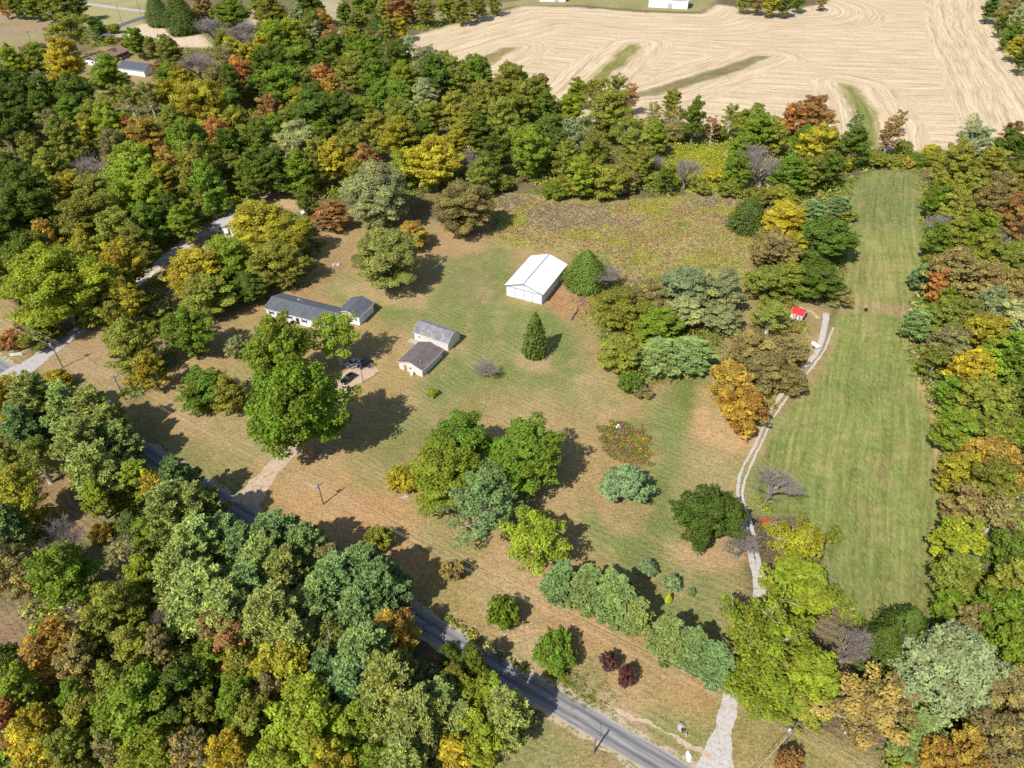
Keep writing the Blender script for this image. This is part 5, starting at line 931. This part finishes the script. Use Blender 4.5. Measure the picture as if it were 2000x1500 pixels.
pk = MB().box(-2.3,2.3,-.11,.11,.01,.13).box(-2.2,-2.0,-.3,-.12,.0,.1).build('white_plank', M['white_paint'], loc=P(857, 516)); pk.rotation_euler = (0,0,math.radians(58)); tag(pk, 'long white plank lying on the back lawn in tree shade', 'plank')
ht = MB().box(-.5,.5,-.5,.5,-.05,.10).box(-.35,.35,-.35,.35,.10,.16).build('concrete_hatch', M['dark_metal'], loc=P(444, 919)); ht.rotation_euler = (0,0,.3); tag(ht, 'small dark square hatch in the grass beside the dirt drive', 'hatch')
fp = empty('burn_barrel', (*P(1690, 608)[:2], 0), 0); tag(fp, 'small dark metal stand on the hay field where the two halves meet', 'metal stand'); MB().tube([(0,0,.3),(0,0,.45),(0,0,1.0)], [.3,.48,.42], 12).build('drum', M['dark_metal'], fp)
for k in range(3): a = k*2.09; MB().tube([(math.cos(a)*.3,math.sin(a)*.3,.4),(math.cos(a)*.8,math.sin(a)*.8,0)], .035, 5).build('leg', M['dark_metal'], fp)
# white rail fence
fx = PX((22, 697), (44, 695), (66, 684), (84, 672)); fn = empty('rail_fence', (*fx[0], 0)); tag(fn, 'white three-rail fence by the wide gravel drive', 'fence'); o0 = Vector((*fx[0], 0)); pts = []
for i in range(3):
    a, b = Vector((*fx[i], 0))-o0, Vector((*fx[i+1], 0))-o0
    n = max(1, round((b-a).length/2.4)); pts += [a.lerp(b, k/n) for k in range(n)]
pts.append(Vector((*fx[3], 0))-o0)
for q in pts: MB().box(q.x-.07, q.x+.07, q.y-.07, q.y+.07, -.1, 1.25).build('post', M['white_paint'], fn)
for a, b in zip(pts, pts[1:]):
    m = MB(); d = (b-a).normalized()*.075; [m.tube([a+d+Vector((0,0,z)), b-d+Vector((0,0,z))], .06, 4) for z in (.4,.75,1.1)]; m.build('rails', M['white_paint'], fn)
# play set
ps = empty('play_set', (*P(1513, 1036)[:2], 0), math.radians(35)); tag(ps, 'colourful play set with red slide poking out beside the yellow-topped tree', 'play set')
for x in (-1.1, 1.1):
    for y in (-.9, .9): MB().box(x-.06,x+.06,y-.06,y+.06,0,2.6).build('post', M['wood_grey'], ps)
MB().box(-1.2,1.2,-1,1,1.3,1.4).build('platform', M['wood_deck'], ps); MB().box(-1.2,1.2,-.99,-.93,1.5,2.1).build('panel', M['blue_plastic'], ps)
MB().add([(-.35,1.0,1.45),(.35,1.0,1.45),(.35,3.6,.25),(-.35,3.6,.25),(-.35,1.0,1.35),(.35,1.0,1.35),(.35,3.6,.15),(-.35,3.6,.15)], [(0,1,2,3),(7,6,5,4),(0,4,5,1),(1,5,6,2),(2,6,7,3),(3,7,4,0)]).box(-.43,-.36,1.05,3.5,.4,.6).build('slide', M['red_plastic'], ps)
MB().tube([(-1.1,0,2.55),(-4.2,0,2.55)], .06, 6).tube([(-4.2,0,2.55),(-4.5,.9,0)], .06, 6).tube([(-4.2,0,2.55),(-4.5,-.9,0)], .06, 6).build('swing_frame', M['wood_grey'], ps)
for x in (-2.1, -3.3): MB().tube([(x-.2,0,2.5),(x-.2,0,.6)], .015, 4).tube([(x+.2,0,2.5),(x+.2,0,.6)], .015, 4).box(x-.25,x+.25,-.18,.18,.52,.58).build('swing', M['blue_plastic'], ps)
